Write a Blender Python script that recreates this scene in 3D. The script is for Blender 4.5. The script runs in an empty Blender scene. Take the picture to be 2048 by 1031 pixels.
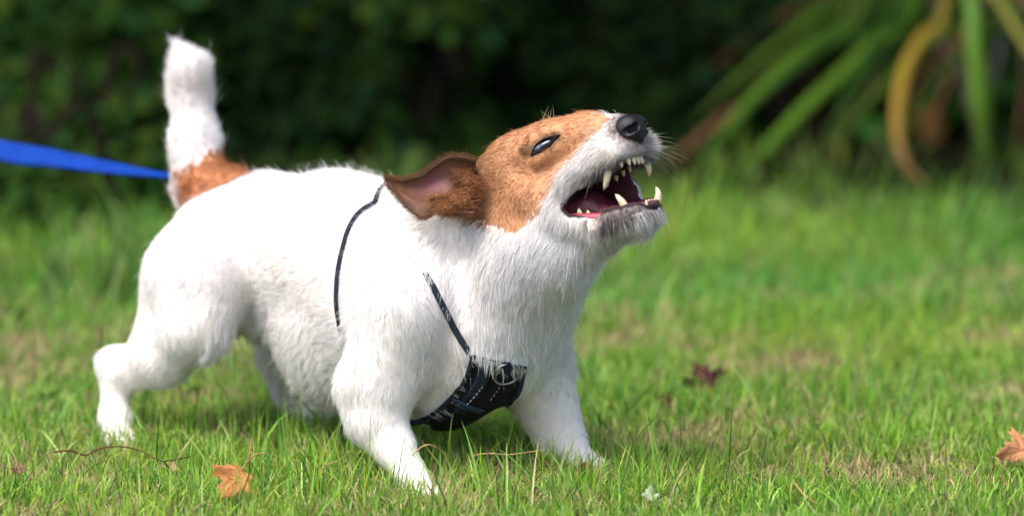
import bpy, math, random
import numpy as np
from mathutils import Vector
from mathutils.bvhtree import BVHTree
from mathutils.kdtree import KDTree

RNG = np.random.default_rng(7)
random.seed(7)
scene = bpy.context.scene
COL = scene.collection

# ------------------------------------------------------------------ camera
PITCH = math.radians(9.0)
D0 = 4.4
F = 10240.0
CAM_H = 0.8833
cam_data = bpy.data.cameras.new('camera')
cam_data.sensor_width = 36.0
cam_data.lens = 36.0 * F / 2048.0
cam_data.clip_start = 0.1
cam_data.clip_end = 400.0
cam_data.dof.use_dof = True
cam_data.dof.focus_distance = D0 - 0.035
cam_data.dof.aperture_fstop = 2.9
cam = bpy.data.objects.new('camera', cam_data)
cam.location = (0, 0, CAM_H)
cam.rotation_euler = (math.pi / 2 - PITCH, 0, 0)
COL.objects.link(cam)
scene.camera = cam

# ------------------------------------------------------------------ light
SUN_EL, SUN_AZ = math.radians(60), math.radians(228)   # azimuth clockwise from +Y (north)
world = bpy.data.worlds.new('World')
scene.world = world
world.use_nodes = True
wn = world.node_tree
sky = wn.nodes.new('ShaderNodeTexSky')
sky.sky_type = 'NISHITA'
sky.sun_disc = False
sky.sun_elevation = SUN_EL
sky.sun_rotation = SUN_AZ
sky.air_density = 1.0
sky.dust_density = 4.0
wn.nodes['Background'].inputs['Strength'].default_value = 0.125
wn.links.new(sky.outputs[0], wn.nodes['Background'].inputs['Color'])
sun_data = bpy.data.lights.new('sun', 'SUN')
sun_data.energy = 1.35
sun_data.angle = math.radians(32)
sun_data.color = (1.0, 0.985, 0.965)
sun = bpy.data.objects.new('sun', sun_data)
sd = Vector((math.sin(SUN_AZ) * math.cos(SUN_EL), math.cos(SUN_AZ) * math.cos(SUN_EL), math.sin(SUN_EL)))
sun.rotation_euler = sd.to_track_quat('Z', 'Y').to_euler()
sun.location = (-3, -3, 8)
COL.objects.link(sun)
scene.view_settings.view_transform = 'Standard'
scene.view_settings.look = 'None'
scene.view_settings.exposure = 1.2
scene.view_settings.gamma = 1.0
scene.view_settings.use_curve_mapping = False
if hasattr(scene, 'cycles'):
    scene.cycles.max_bounces = 8
    scene.cycles.diffuse_bounces = 4
    scene.cycles.transparent_max_bounces = 8
    scene.cycles.use_denoising = True

# ------------------------------------------------------------------ coordinates
SP, CP = math.sin(PITCH), math.cos(PITCH)
MW = np.array([[1, 0, 0], [0, SP, CP], [0, CP, -SP]])   # camera space (right, up, depth-D0 + D0) -> world


def P(px, py, d):
    """photo pixel (2048 frame) and depth beyond the focal plane -> camera space (right, up, depth-D0)."""
    t = D0 + d
    return np.array([(px - 1024.0) / F * t, -(py - 515.5) / F * t, d])


def to_world(c):
    c = np.asarray(c, dtype=np.float64)
    q = c.copy()
    q[..., 2] += D0
    return q @ MW.T + np.array([0, 0, CAM_H])


def dir_world(c):
    return np.asarray(c, dtype=np.float64) @ MW.T


def to_cam(w):
    q = (np.asarray(w, dtype=np.float64) - np.array([0, 0, CAM_H])) @ MW
    q[..., 2] -= D0
    return q


def to_px(c):
    t = D0 + c[..., 2]
    return c[..., 0] / t * F + 1024.0, 515.5 - c[..., 1] / t * F


def ground_depth(py):
    """depth beyond the focal plane at which the ground shows at photo row py"""
    return CAM_H / (SP + CP * (py - 515.5) / F) - D0


def G(px, py):
    """world point on the ground under a photo pixel"""
    w = to_world(P(px, py, ground_depth(py)))
    return Vector(w)


def W(px, py, d):
    return Vector(to_world(P(px, py, d)))


def rad(r, d=0.0):
    return r / F * (D0 + d)


# ------------------------------------------------------------------ materials
def srgb(r, g, b):
    f = lambda c: (c / 255.0 / 12.92) if c / 255.0 <= 0.04045 else ((c / 255.0 + 0.055) / 1.055) ** 2.4
    return (f(r), f(g), f(b), 1.0)


def mat(name, color=(0.5, 0.5, 0.5), rough=0.6, spec=0.3, noise=None, noise_scale=30.0, attr=None,
        translucent=0.0, metallic=0.0, bump=0.0, bump_scale=200.0, coat=0.0, sheen=0.0, sss=0.0, hue_rand=None):
    m = bpy.data.materials.new(name)
    m.use_nodes = True
    nt = m.node_tree
    b = nt.nodes['Principled BSDF']
    out = nt.nodes['Material Output']
    b.inputs['Roughness'].default_value = rough
    b.inputs['Specular IOR Level'].default_value = spec
    b.inputs['Metallic'].default_value = metallic
    b.inputs['Coat Weight'].default_value = coat
    b.inputs['Coat Roughness'].default_value = 0.08
    if sss:
        b.inputs['Subsurface Weight'].default_value = sss
        b.inputs['Subsurface Scale'].default_value = 0.002
    col = None
    if attr:
        a = nt.nodes.new('ShaderNodeAttribute')
        a.attribute_name = attr
        col = a.outputs['Color']
    else:
        rgb = nt.nodes.new('ShaderNodeRGB')
        rgb.outputs[0].default_value = (color[0], color[1], color[2], 1)
        col = rgb.outputs[0]
    if noise:
        tc = nt.nodes.new('ShaderNodeNewGeometry')
        nz = nt.nodes.new('ShaderNodeTexNoise')
        nz.inputs['Scale'].default_value = noise_scale
        nz.inputs['Detail'].default_value = 5.0
        nz.inputs['Roughness'].default_value = 0.6
        nt.links.new(tc.outputs['Position'], nz.inputs['Vector'])
        ramp = nt.nodes.new('ShaderNodeMapRange')
        ramp.inputs['From Min'].default_value = 0.3
        ramp.inputs['From Max'].default_value = 0.7
        nt.links.new(nz.outputs['Fac'], ramp.inputs['Value'])
        mx = nt.nodes.new('ShaderNodeMix')
        mx.data_type = 'RGBA'
        nt.links.new(ramp.outputs[0], mx.inputs['Factor'])
        nt.links.new(col, mx.inputs['A'])
        mx.inputs['B'].default_value = (noise[0], noise[1], noise[2], 1)
        col = mx.outputs['Result']
    nt.links.new(col, b.inputs['Base Color'])
    if bump:
        tc = nt.nodes.new('ShaderNodeNewGeometry')
        nz = nt.nodes.new('ShaderNodeTexNoise')
        nz.inputs['Scale'].default_value = bump_scale
        nz.inputs['Detail'].default_value = 4.0
        nt.links.new(tc.outputs['Position'], nz.inputs['Vector'])
        bp = nt.nodes.new('ShaderNodeBump')
        bp.inputs['Strength'].default_value = bump
        bp.inputs['Distance'].default_value = 0.002
        nt.links.new(nz.outputs['Fac'], bp.inputs['Height'])
        nt.links.new(bp.outputs[0], b.inputs['Normal'])
    if translucent:
        tr = nt.nodes.new('ShaderNodeBsdfTranslucent')
        nt.links.new(col, tr.inputs['Color'])
        ms = nt.nodes.new('ShaderNodeMixShader')
        ms.inputs[0].default_value = translucent
        nt.links.new(b.outputs[0], ms.inputs[1])
        nt.links.new(tr.outputs[0], ms.inputs[2])
        nt.links.new(ms.outputs[0], out.inputs['Surface'])
    return m


# ------------------------------------------------------------------ object helpers
def link(o, parent=None):
    COL.objects.link(o)
    if parent is not None:
        o.parent = parent
        o.matrix_parent_inverse = parent.matrix_basis.inverted()
    return o


def tag(o, label=None, cat=None, group=None, kind=None):
    if label: o['label'] = label
    if cat: o['category'] = cat
    if group: o['group'] = group
    if kind: o['kind'] = kind
    return o


def empty(name, loc, label, cat, group=None, kind=None):
    o = bpy.data.objects.new(name, None)
    o.empty_display_size = 0.05
    o.location = loc
    COL.objects.link(o)
    return tag(o, label, cat, group, kind)


def mesh_np(name, verts, faces, material, parent=None, colors=None, smooth=True, attr='tint'):
    """verts (N,3) world, faces (M,k) constant-size array or list of lists"""
    me = bpy.data.meshes.new(name)
    verts = np.ascontiguousarray(verts, dtype=np.float32)
    if isinstance(faces, np.ndarray):
        k = faces.shape[1]
        me.vertices.add(len(verts))
        me.vertices.foreach_set('co', verts.ravel())
        me.loops.add(faces.size)
        me.loops.foreach_set('vertex_index', faces.astype(np.int32).ravel())
        me.polygons.add(len(faces))
        me.polygons.foreach_set('loop_start', np.arange(0, faces.size, k, dtype=np.int32))
        me.update(calc_edges=True)
    else:
        me.from_pydata([tuple(map(float, v)) for v in verts], [], [list(map(int, f)) for f in faces])
        me.update()
    if colors is not None:
        a = me.attributes.new(attr, 'FLOAT_COLOR', 'POINT')
        c = np.ones((len(verts), 4), dtype=np.float32)
        c[:, :3] = colors
        a.data.foreach_set('color', c.ravel())
    if smooth:
        me.polygons.foreach_set('use_smooth', np.ones(len(me.polygons), dtype=bool))
    me.materials.append(material)
    o = bpy.data.objects.new(name, me)
    return link(o, parent)


def catmull(pts, n):
    pts = np.asarray(pts, dtype=float)
    m = len(pts)
    ext = np.vstack([2 * pts[0] - pts[1], pts, 2 * pts[-1] - pts[-2]])
    ts = np.linspace(0, m - 1, n)
    i = np.clip(ts.astype(int), 0, m - 2)
    t = (ts - i)[:, None]
    p0, p1, p2, p3 = ext[i], ext[i + 1], ext[i + 2], ext[i + 3]
    return 0.5 * ((2 * p1) + (-p0 + p2) * t + (2 * p0 - 5 * p1 + 4 * p2 - p3) * t ** 2 + (-p0 + 3 * p1 - 3 * p2 + p3) * t ** 3)


def unit(v):
    v = np.asarray(v, dtype=float)
    return v / (np.linalg.norm(v, axis=-1, keepdims=True) + 1e-12)


def tube_np(pts, radii, sides=8, close=False):
    pts = np.asarray(pts, dtype=float)
    n = len(pts)
    radii = np.broadcast_to(np.asarray(radii, dtype=float), (n,))
    if close:
        tan = unit(np.roll(pts, -1, 0) - np.roll(pts, 1, 0))
    else:
        tan = unit(np.gradient(pts, axis=0))
    ref = np.array([0.0, 0, 1]) if abs(tan[0][2]) < 0.9 else np.array([1.0, 0, 0])
    a = unit(np.cross(tan[0], ref))
    A = []
    for i in range(n):
        a = unit(a - tan[i] * np.dot(a, tan[i]))
        A.append(a)
    A = np.array(A)
    B = np.cross(tan, A)
    th = np.linspace(0, 2 * np.pi, sides, endpoint=False)
    v = pts[:, None, :] + radii[:, None, None] * (np.cos(th)[None, :, None] * A[:, None, :] + np.sin(th)[None, :, None] * B[:, None, :])
    v = v.reshape(-1, 3)
    f = []
    m = n if close else n - 1
    for i in range(m):
        j = (i + 1) % n
        for s in range(sides):
            s2 = (s + 1) % sides
            f.append((i * sides + s, i * sides + s2, j * sides + s2, j * sides + s))
    if not close:
        f.append(tuple(range(sides - 1, -1, -1)))
        f.append(tuple((n - 1) * sides + s for s in range(sides)))
    return v, f


def tube(name, pts, radii, material, parent=None, sides=8, close=False):
    v, f = tube_np(pts, radii, sides, close)
    return mesh_np(name, v, f, material, parent)


def ribbon_np(pts, side, width, thick=0.001, fold=0.0):
    """flat strip with thickness; side = (n,3) unit across vectors; width (n,)"""
    pts = np.asarray(pts, dtype=float)
    n = len(pts)
    side = unit(side)
    width = np.broadcast_to(np.asarray(width, dtype=float), (n,))
    tan = unit(np.gradient(pts, axis=0))
    nor = unit(np.cross(tan, side))
    us = np.array([-1, -0.5, 0, 0.5, 1])
    top, bot = [], []
    for u in us:
        q = pts + side * (u * width * 0.5)[:, None] + nor * (fold * width * abs(u))[:, None]
        top.append(q + nor * thick / 2)
        bot.append(q - nor * thick / 2)
    V = np.array(top + bot)          # (10, n, 3)
    idx = lambda k, i: k * n + i
    f = []
    m = len(us)
    for i in range(n - 1):
        for k in range(m - 1):
            f.append((idx(k, i), idx(k + 1, i), idx(k + 1, i + 1), idx(k, i + 1)))
            f.append((idx(m + k, i), idx(m + k, i + 1), idx(m + k + 1, i + 1), idx(m + k + 1, i)))
        f.append((idx(0, i), idx(0, i + 1), idx(m, i + 1), idx(m, i)))
        f.append((idx(m - 1, i), idx(2 * m - 1, i), idx(2 * m - 1, i + 1), idx(m - 1, i + 1)))
    return V.reshape(-1, 3), f


def hair_np(name, pts, radius, material, parent=None, colors=None, kind=None):
    """pts (N,K,3) world, radius (N,K); colors (N,3) per strand"""
    N, K, _ = pts.shape
    c = bpy.data.hair_curves.new(name)
    c.add_curves([K] * N)
    c.points.foreach_set('position', np.ascontiguousarray(pts, dtype=np.float32).ravel())
    a = c.attributes.get('radius') or c.attributes.new('radius', 'FLOAT', 'POINT')
    a.data.foreach_set('value', np.ascontiguousarray(radius, dtype=np.float32).ravel())
    if colors is not None:
        a = c.attributes.new('tint', 'FLOAT_COLOR', 'CURVE')
        q = np.ones((N, 4), dtype=np.float32)
        q[:, :3] = colors
        a.data.foreach_set('color', q.ravel())
    c.materials.append(material)
    o = bpy.data.objects.new(name, c)
    if kind: o['kind'] = kind
    return link(o, parent)


# ------------------------------------------------------------------ value noise
def hash3(i, j, k, seed):
    h = (i * 374761393 + j * 668265263 + k * 2147483647 + seed * 974711) & 0xFFFFFFFF
    h = ((h ^ (h >> 13)) * 1274126177) & 0xFFFFFFFF
    return ((h ^ (h >> 16)) & 0xFFFFFF) / float(0xFFFFFF)


def vnoise(p, scale, seed=0):
    q = np.asarray(p, dtype=np.float64) * scale + 1000.0
    i = np.floor(q).astype(np.int64)
    f = q - i
    f = f * f * (3 - 2 * f)
    r = 0
    for dx in (0, 1):
        for dy in (0, 1):
            for dz in (0, 1):
                w = (f[..., 0] if dx else 1 - f[..., 0]) * (f[..., 1] if dy else 1 - f[..., 1]) * (f[..., 2] if dz else 1 - f[..., 2])
                r = r + w * hash3(i[..., 0] + dx, i[..., 1] + dy, i[..., 2] + dz, seed)
    return r


def in_poly(x, y, poly):
    poly = np.asarray(poly, dtype=float)
    inside = np.zeros(x.shape, dtype=bool)
    n = len(poly)
    j = n - 1
    for i in range(n):
        xi, yi = poly[i]
        xj, yj = poly[j]
        c = ((yi > y) != (yj > y)) & (x < (xj - xi) * (y - yi) / (yj - yi + 1e-12) + xi)
        inside ^= c
        j = i
    return inside


def dist_path(x, y, path):
    path = np.asarray(path, dtype=float)
    d = np.full(x.shape, 1e9)
    for i in range(len(path) - 1):
        a, b = path[i], path[i + 1]
        ab = b - a
        t = np.clip(((x - a[0]) * ab[0] + (y - a[1]) * ab[1]) / (ab @ ab), 0, 1)
        d = np.minimum(d, np.hypot(x - a[0] - t * ab[0], y - a[1] - t * ab[1]))
    return d


# ------------------------------------------------------------------ implicit surfaces
def surface_net(vals, origin, h):
    s = vals < 0
    nx, ny, nz = vals.shape
    code = np.zeros((nx - 1, ny - 1, nz - 1), dtype=np.int16)
    for dx in (0, 1):
        for dy in (0, 1):
            for dz in (0, 1):
                code += s[dx:nx - 1 + dx, dy:ny - 1 + dy, dz:nz - 1 + dz]
    cells = np.argwhere((code > 0) & (code < 8))
    idx = np.full(code.shape, -1, dtype=np.int64)
    idx[cells[:, 0], cells[:, 1], cells[:, 2]] = np.arange(len(cells))
    acc = np.zeros((len(cells), 3))
    cnt = np.zeros(len(cells))
    corner = [(a, b, c) for a in (0, 1) for b in (0, 1) for c in (0, 1)]
    V = {c: vals[cells[:, 0] + c[0], cells[:, 1] + c[1], cells[:, 2] + c[2]] for c in corner}
    for c in corner:
        for ax in range(3):
            if c[ax] == 0:
                c2 = list(c); c2[ax] = 1; c2 = tuple(c2)
                v0, v1 = V[c], V[c2]
                m = (v0 < 0) != (v1 < 0)
                t = v0[m] / (v0[m] - v1[m])
                p = np.tile(np.array(c, dtype=float), (m.sum(), 1))
                p[:, ax] = t
                acc[m] += p
                cnt[m] += 1
    verts = (cells + acc / cnt[:, None]) * h + origin
    quads = []
    for ax in range(3):
        a1, a2 = (ax + 1) % 3, (ax + 2) % 3
        sl0 = [slice(None)] * 3; sl1 = [slice(None)] * 3
        sl0[ax] = slice(0, -1); sl1[ax] = slice(1, None)
        e = np.argwhere(s[tuple(sl0)] != s[tuple(sl1)])
        ok = (e[:, a1] > 0) & (e[:, a2] > 0) & (e[:, a1] < vals.shape[a1] - 1) & (e[:, a2] < vals.shape[a2] - 1)
        e = e[ok]
        inside0 = s[e[:, 0], e[:, 1], e[:, 2]]
        def cell(o1, o2):
            q = e.copy(); q[:, a1] -= o1; q[:, a2] -= o2
            return idx[q[:, 0], q[:, 1], q[:, 2]]
        q = np.stack([cell(1, 1), cell(0, 1), cell(0, 0), cell(1, 0)], 1)
        q[~inside0] = q[~inside0][:, ::-1]
        quads.append(q)
    return verts, np.vstack(quads)


class Prim:
    def __init__(s, a, b, r1, r2, k=0.02, flow=None, ell=None, sub=False):
        s.a, s.b, s.r1, s.r2, s.k, s.ell, s.sub = np.asarray(a, float), np.asarray(b, float), r1, r2, k, ell, sub
        s.flow = unit(flow) if flow is not None else (unit(s.b - s.a) if np.linalg.norm(s.b - s.a) > 1e-6 else np.array([-1.0, -0.3, 0.3]))

    def box(s):
        r = max(s.r1, s.r2) if s.ell is None else max(s.ell[1])
        return np.minimum(s.a, s.b) - r, np.maximum(s.a, s.b) + r

    def ev(s, p):
        if s.ell is not None:
            M, rr = s.ell          # M rows = axes
            q = (p - s.a) @ M.T
            k0 = np.sqrt(((q / rr) ** 2).sum(-1))
            k1 = np.sqrt(((q / np.square(rr)) ** 2).sum(-1)) + 1e-9
            return k0 * (k0 - 1) / k1
        ab = s.b - s.a
        L = ab @ ab
        t = np.clip(((p - s.a) @ ab) / L, 0, 1) if L > 1e-10 else np.zeros(p.shape[:-1])
        return np.sqrt(((p - s.a - t[..., None] * ab) ** 2).sum(-1)) - (s.r1 + (s.r2 - s.r1) * t)


def build_sdf(prims, h, pad=0.012):
    adds = [p for p in prims if not p.sub]
    lo = np.min([p.box()[0] for p in adds], 0) - pad
    hi = np.max([p.box()[1] for p in adds], 0) + pad
    n = np.ceil((hi - lo) / h).astype(int) + 1
    vals = np.full(n, 0.05, dtype=np.float32)
    ax = [lo[i] + np.arange(n[i]) * h for i in range(3)]
    for p in prims:
        a, b = p.box()
        m = max(pad, p.k * 1.2)
        i0 = np.maximum(((a - m - lo) / h).astype(int), 0)
        i1 = np.minimum(((b + m - lo) / h).astype(int) + 2, n)
        if (i1 <= i0).any(): continue
        sl = tuple(slice(i0[i], i1[i]) for i in range(3))
        g = np.stack(np.meshgrid(*[ax[i][sl[i]] for i in range(3)], indexing='ij'), -1).astype(np.float32)
        d = p.ev(g).astype(np.float32)
        v = vals[sl]
        k = p.k
        if p.sub:
            hh = np.maximum(k - np.abs(v + d), 0) / k
            vals[sl] = np.maximum(v, -d) + hh * hh * k * 0.25
        else:
            hh = np.maximum(k - np.abs(v - d), 0) / k
            vals[sl] = np.minimum(v, d) - hh * hh * k * 0.25
    return vals, lo


def sdf_mesh(prims, h, pad=0.012):
    vals, lo = build_sdf(prims, h, pad)
    return surface_net(vals, lo, h)


def laplacian(verts, quads, it=2, lam=0.5):
    e = np.vstack([quads[:, [0, 1]], quads[:, [1, 2]], quads[:, [2, 3]], quads[:, [3, 0]]])
    for _ in range(it):
        acc = np.zeros_like(verts); cnt = np.zeros(len(verts))
        for c in range(3):
            acc[:, c] += np.bincount(e[:, 0], verts[e[:, 1], c], len(verts)) + np.bincount(e[:, 1], verts[e[:, 0], c], len(verts))
        cnt = np.bincount(e[:, 0], minlength=len(verts)) + np.bincount(e[:, 1], minlength=len(verts))
        verts = verts + lam * (acc / np.maximum(cnt, 1)[:, None] - verts)
    return verts


#### DOG ####
FUR_N = 300000
NG = (84000, 70000, 70000)
# ------------------------------------------------------------------ the dog: frame of the head
HO = P(1272, 256, -0.085)
HF = unit([0.74, 0.30, -0.60])
HL = unit([0.604, 0.094, 0.79])
HU = unit([-0.293, 0.947, 0.112])
HM = np.stack([HF, HU, HL])       # rows
PXU = (D0 - 0.05) / F             # one photo pixel at the dog, in metres


def H(s, u, l):
    return HO + (s * HF + u * HU + l * HL) * PXU


def to_head(c):
    return ((c - HO) @ HM.T) / PXU


prims = []


def cap(a, b, r1, r2, k=0.02, flow=None, sub=False):
    """a, b = (px, py, depth); radii in photo pixels"""
    prims.append(Prim(P(*a), P(*b), rad(r1, a[2]), rad(r2, b[2]), k, flow, None, sub))


def hcap(a, b, r1, r2, k=0.008, flow=None, sub=False):
    prims.append(Prim(H(*a), H(*b), r1 * PXU, r2 * PXU, k, flow, None, sub))


def hell(c, r, k=0.008, flow=None, sub=False):
    prims.append(Prim(H(*c), H(*c), 0, 0, k, flow, (HM, np.array(r, float) * PXU), sub))


BACK = np.array([-0.8, -0.12, 0.55])
# trunk
cap((925, 615, .07), (800, 562, .095), 145, 162, .03, BACK)
cap((800, 562, .095), (665, 508, .15), 162, 146, .03, BACK)
cap((665, 508, .15), (530, 482, .215), 146, 120, .03, BACK)
cap((530, 482, .215), (450, 488, .24), 120, 100, .03, BACK)
cap((830, 650, .09), (695, 668, .155), 155, 132, .03, [-.6, -.55, .4])      # brisket
cap((695, 668, .155), (612, 632, .195), 130, 88, .03, [-.6, -.5, .4])         # belly
cap((575, 545, .20), (515, 540, .22), 86, 70, .03, [-.4, -.8, .3])          # flank
cap((965, 660, .025), (960, 700, .04), 112, 118, .03, [-.1, -1, 0])         # prosternum
cap((900, 720, .06), (885, 765, .065), 108, 88, .02, [-.3, -1, .1])
cap((760, 490, .11), (690, 480, .14), 110, 100, .03, BACK)                  # withers
# near hind leg
cap((440, 490, .20), (400, 555, .175), 104, 106, .016, [-.35, -.9, 0])
cap((400, 555, .175), (388, 650, .155), 106, 62, .018, [-.1, -1, 0])
cap((352, 600, .20), (315, 685, .195), 70, 52, .02, [-.3, -1, 0])
cap((388, 650, .155), (330, 712, .18), 60, 50, .02, [-.5, -.8, 0])
cap((325, 718, .185), (258, 742, .215), 52, 40, .014, [-.5, -.8, 0])
cap((250, 728, .215), (226, 725, .225), 38, 30, .01, [0, -1, 0])            # hock
cap((228, 730, .222), (231, 830, .215), 31, 27, .012, [0, -1, 0])
cap((231, 835, .215), (238, 872, .19), 30, 26, .012, [.1, -1, -.2])
for ox, oy, od in ((-18, 8, .0), (-4, 13, -.012), (12, 13, -.012), (24, 7, .0)):
    cap((234 + ox, 862 + oy, .195 + od), (240 + ox, 876 + oy, .172 + od), 13, 11, .004, [.1, -1, -.2])
# far hind leg
cap((520, 530, .29), (585, 620, .29), 90, 66, .03, [.1, -1, 0])
cap((585, 620, .29), (588, 715, .27), 62, 50, .02, [0, -1, 0])
cap((455, 596, .20), (545, 606, .205), 56, 60, .02, [.1, -1, 0])
cap((556, 705, .28), (575, 765, .29), 32, 30, .02, [.1, -1, 0])
cap((588, 715, .27), (608, 800, .29), 46, 32, .02, [.2, -1, 0])
cap((600, 800, .29), (628, 838, .27), 28, 26, .012, [.3, -1, -.2])
# near fore leg
cap((850, 540, .035), (815, 610, .012), 96, 106, .014, [-.25, -1, 0])        # shoulder
cap((815, 610, .012), (755, 765, .012), 106, 72, .014, [-.35, -1, .1])
cap((868, 655, .02), (790, 765, .012), 62, 46, .014, [-.2, -1, 0])
cap((744, 775, .02), (752, 842, .012), 66, 55, .02, [.05, -1, 0])
cap((752, 842, .012), (789, 895, .004), 54, 38, .012, [.35, -1, 0])
cap((789, 895, .004), (820, 945, -.006), 37, 29, .012, [.45, -1, 0])
cap((820, 945, -.006), (840, 974, -.02), 29, 31, .01, [.4, -1, -.2])
for ox, oy, od in ((-26, 4, .004), (-9, 12, -.010), (10, 12, -.012), (25, 4, -.004)):
    cap((836 + ox, 970 + oy, -.012 + od), (850 + ox, 988 + oy, -.034 + od), 15, 13, .004, [.4, -1, -.2])
# far fore leg
cap((1030, 640, .09), (1060, 735, .105), 98, 76, .03, [.1, -1, 0])
cap((1060, 735, .105), (1098, 820, .105), 76, 54, .02, [.2, -1, 0])
cap((1098, 820, .105), (1124, 880, .10), 52, 44, .015, [.35, -1, 0])
cap((1122, 880, .10), (1158, 918, .082), 44, 32, .012, [.6, -.8, -.2])
for ox, oy, od in ((-30, 4, .0), (-12, 12, -.012), (8, 10, -.014), (24, 0, -.006)):
    cap((1160 + ox, 915 + oy, .085 + od), (1182 + ox, 930 + oy, .068 + od), 14, 12, .004, [.6, -.8, -.2])
# tail
cap((425, 420, .285), (400, 375, .30), 58, 48, .015, [-.1, 1, .1])
cap((400, 375, .30), (391, 290, .31), 44, 42, .02, [-.08, 1, .05])
cap((391, 290, .31), (381, 185, .315), 42, 39, .02, [-.1, 1, .05])
cap((380, 185, .315), (379, 140, .305), 39, 36, .012, [-.1, 1, -.1])
cap((380, 138, .305), (352, 92, .31), 35, 9, .015, [-.5, 1, 0])
cap((425, 372, .29), (474, 370, .26), 46, 34, .015, [-.3, .9, 0])
# neck
cap((1010, 455, .02), (900, 515, .07), 112, 128, .02, [-.4, -.75, .2])
cap((1075, 500, -.02), (990, 605, .025), 96, 118, .018, [-.15, -1, .1])
cap((1118, 505, -.02), (1068, 595, .03), 66, 74, .03, [0, -1, .1])
cap((1050, 600, .03), (1015, 675, .045), 70, 84, .03, [-.1, -1, .1])
cap((935, 425, .03), (845, 490, .075), 86, 104, .03, [-.7, -.5, .3])
# head
hell((-292, 2, 0), (112, 88, 80), .015, [-.9, -.3, .3])
hcap((-262, -62, -36), (-300, -90, -34), 58, 56, .015, [-.8, -.6, .2])
hcap((-262, -62, 36), (-300, -90, 34), 58, 56, .015, [-.8, -.6, .3])
hcap((-205, 24, 0), (-120, 16, 0), 62, 52, .014, [-.9, -.3, .3])
hcap((-120, 14, 0), (-42, 2, 0), 50, 40, .012, [-.85, -.35, .3])
hcap((-205, 18, -40), (-232, 22, -46), 28, 30, .01, [-.9, -.2, .3])        # brow / cheekbone
hcap((-205, 18, 40), (-232, 22, 46), 28, 30, .01, [-.9, -.2, .3])
for sgn in (-1, 1):
    fl = [-.75, -.6, .2] if sgn < 0 else [.1, -.4, .6]
    hcap((-190, -54, 44 * sgn), (-110, -40, 41 * sgn), 30, 31, .008, fl)      # upper lips
    hcap((-110, -40, 41 * sgn), (-42, -31, 35 * sgn), 31, 29, .008, fl)
    hcap((-205, -75, 50 * sgn), (-178, -68, 46 * sgn), 26, 20, .008, fl)      # corner skin
    hcap((-215, -110, 48 * sgn), (-130, -166, 38 * sgn), 24, 19, .008, [-.2, -.95, .1] if sgn < 0 else [.2, -.9, .2])   # lower jaw rails
    hcap((-130, -166, 38 * sgn), (-86, -154, 31 * sgn), 19, 26, .006, [.2, -.95, .0])
    hcap((-86, -154, 31 * sgn), (-48, -155, 18 * sgn), 26, 28, .006, [.2, -.95, .0])
    hcap((-262, -60, 46 * sgn), (-215, -112, 48 * sgn), 46, 34, .012, [-.5, -.8, .2])
hcap((-30, -26, 0), (-42, -18, 0), 30, 32, .008, [.3, -.9, 0])
hell((-138, -108, 50), (62, 58, 15), .006, [.2, -.9, .2])
hcap((-46, -158, -12), (-46, -158, 12), 27, 27, .008, [.4, -.9, 0])
hcap((-200, -160, 0), (-60, -186, 0), 32, 14, .012, [0, -1, 0])               # jaw floor
hcap((-270, -150, 0), (-180, -170, 0), 60, 36, .02, [-.2, -1, .1])
# mouth cavity
hcap((-240, -98, 0), (-175, -102, 0), 30, 34, .006, None, True)
hcap((-175, -102, 0), (-60, -92, 0), 35, 31, .006, None, True)
hcap((-60, -112, 0), (30, -116, 0), 34, 44, .006, None, True)
hcap((-190, -134, 0), (-70, -150, 0), 24, 15, .006, None, True)
hcap((-172, -104, -44), (-60, -104, -46), 17, 30, .005, None, True)
hcap((-60, -104, -40), (20, -104, -40), 30, 36, .005, None, True)
hcap((-58, -106, 48), (14, -108, 44), 10, 34, .005, None, True)
EYE_L = H(-186, 30, -52)
# socket of the near eye
CAMC = np.array([0, 0, -D0])


def all_sdf(p):
    v = 1.0
    for q in prims:
        d = float(q.ev(p[None])[0]); k = q.k
        if q.sub:
            hh = max(k - abs(v + d), 0) / k; v = max(v, -d) + hh * hh * k * .25
        else:
            hh = max(k - abs(v - d), 0) / k; v = min(v, d) - hh * hh * k * .25
    return v


_d = unit(P(1087, 290, 0) - CAMC); _p = CAMC + _d * (D0 - .16)
for _ in range(60):
    _s = all_sdf(_p)
    if _s < .0001: break
    _p = _p + _d * _s * .9
_e = .002
EYE_P = _p
EYE_N = unit([all_sdf(_p + np.eye(3)[i] * _e) - all_sdf(_p - np.eye(3)[i] * _e) for i in range(3)])
EYE_N = unit(EYE_N * .75 + unit(CAMC - _p) * .35)
EYE_A = unit(P(1114, 276, _p[2]) - P(1058, 304, _p[2])); EYE_A = unit(EYE_A - EYE_N * (EYE_A @ EYE_N)); EYE_B = unit(np.cross(EYE_N, EYE_A))
if EYE_B[1] < 0: EYE_B = -EYE_B


def on_skin(a, b, it=6):
    p = EYE_P + (a * EYE_A + b * EYE_B) * PXU
    for _ in range(it):
        p = p - EYE_N * all_sdf(p)
    return p


def ridge(pts, r, k):
    q = [on_skin(a, b) for a, b in pts]
    for a_, b_ in zip(q[:-1], q[1:]):
        prims.append(Prim(a_ - EYE_N * r * .25 * PXU, b_ - EYE_N * r * .25 * PXU, r * PXU, r * PXU, k, [-.9, -.2, .3]))


ridge([(-34, 12), (-14, 23), (10, 22), (34, 12)], 12, .004)      # frowning brow
ridge([(-26, -22), (0, -22), (24, -14)], 8, .004)                 # lower lid
EYE_CUT = None
BODY_H = 0.0021
body_v, body_q = sdf_mesh(prims, BODY_H)
body_v = laplacian(body_v, body_q, 2, .5)
head_prims = prims

dog_base = G(560, 905)
dog = empty('dog', dog_base, 'white terrier with a tan head, barking with its mouth wide open on the lawn', 'dog')

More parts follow.
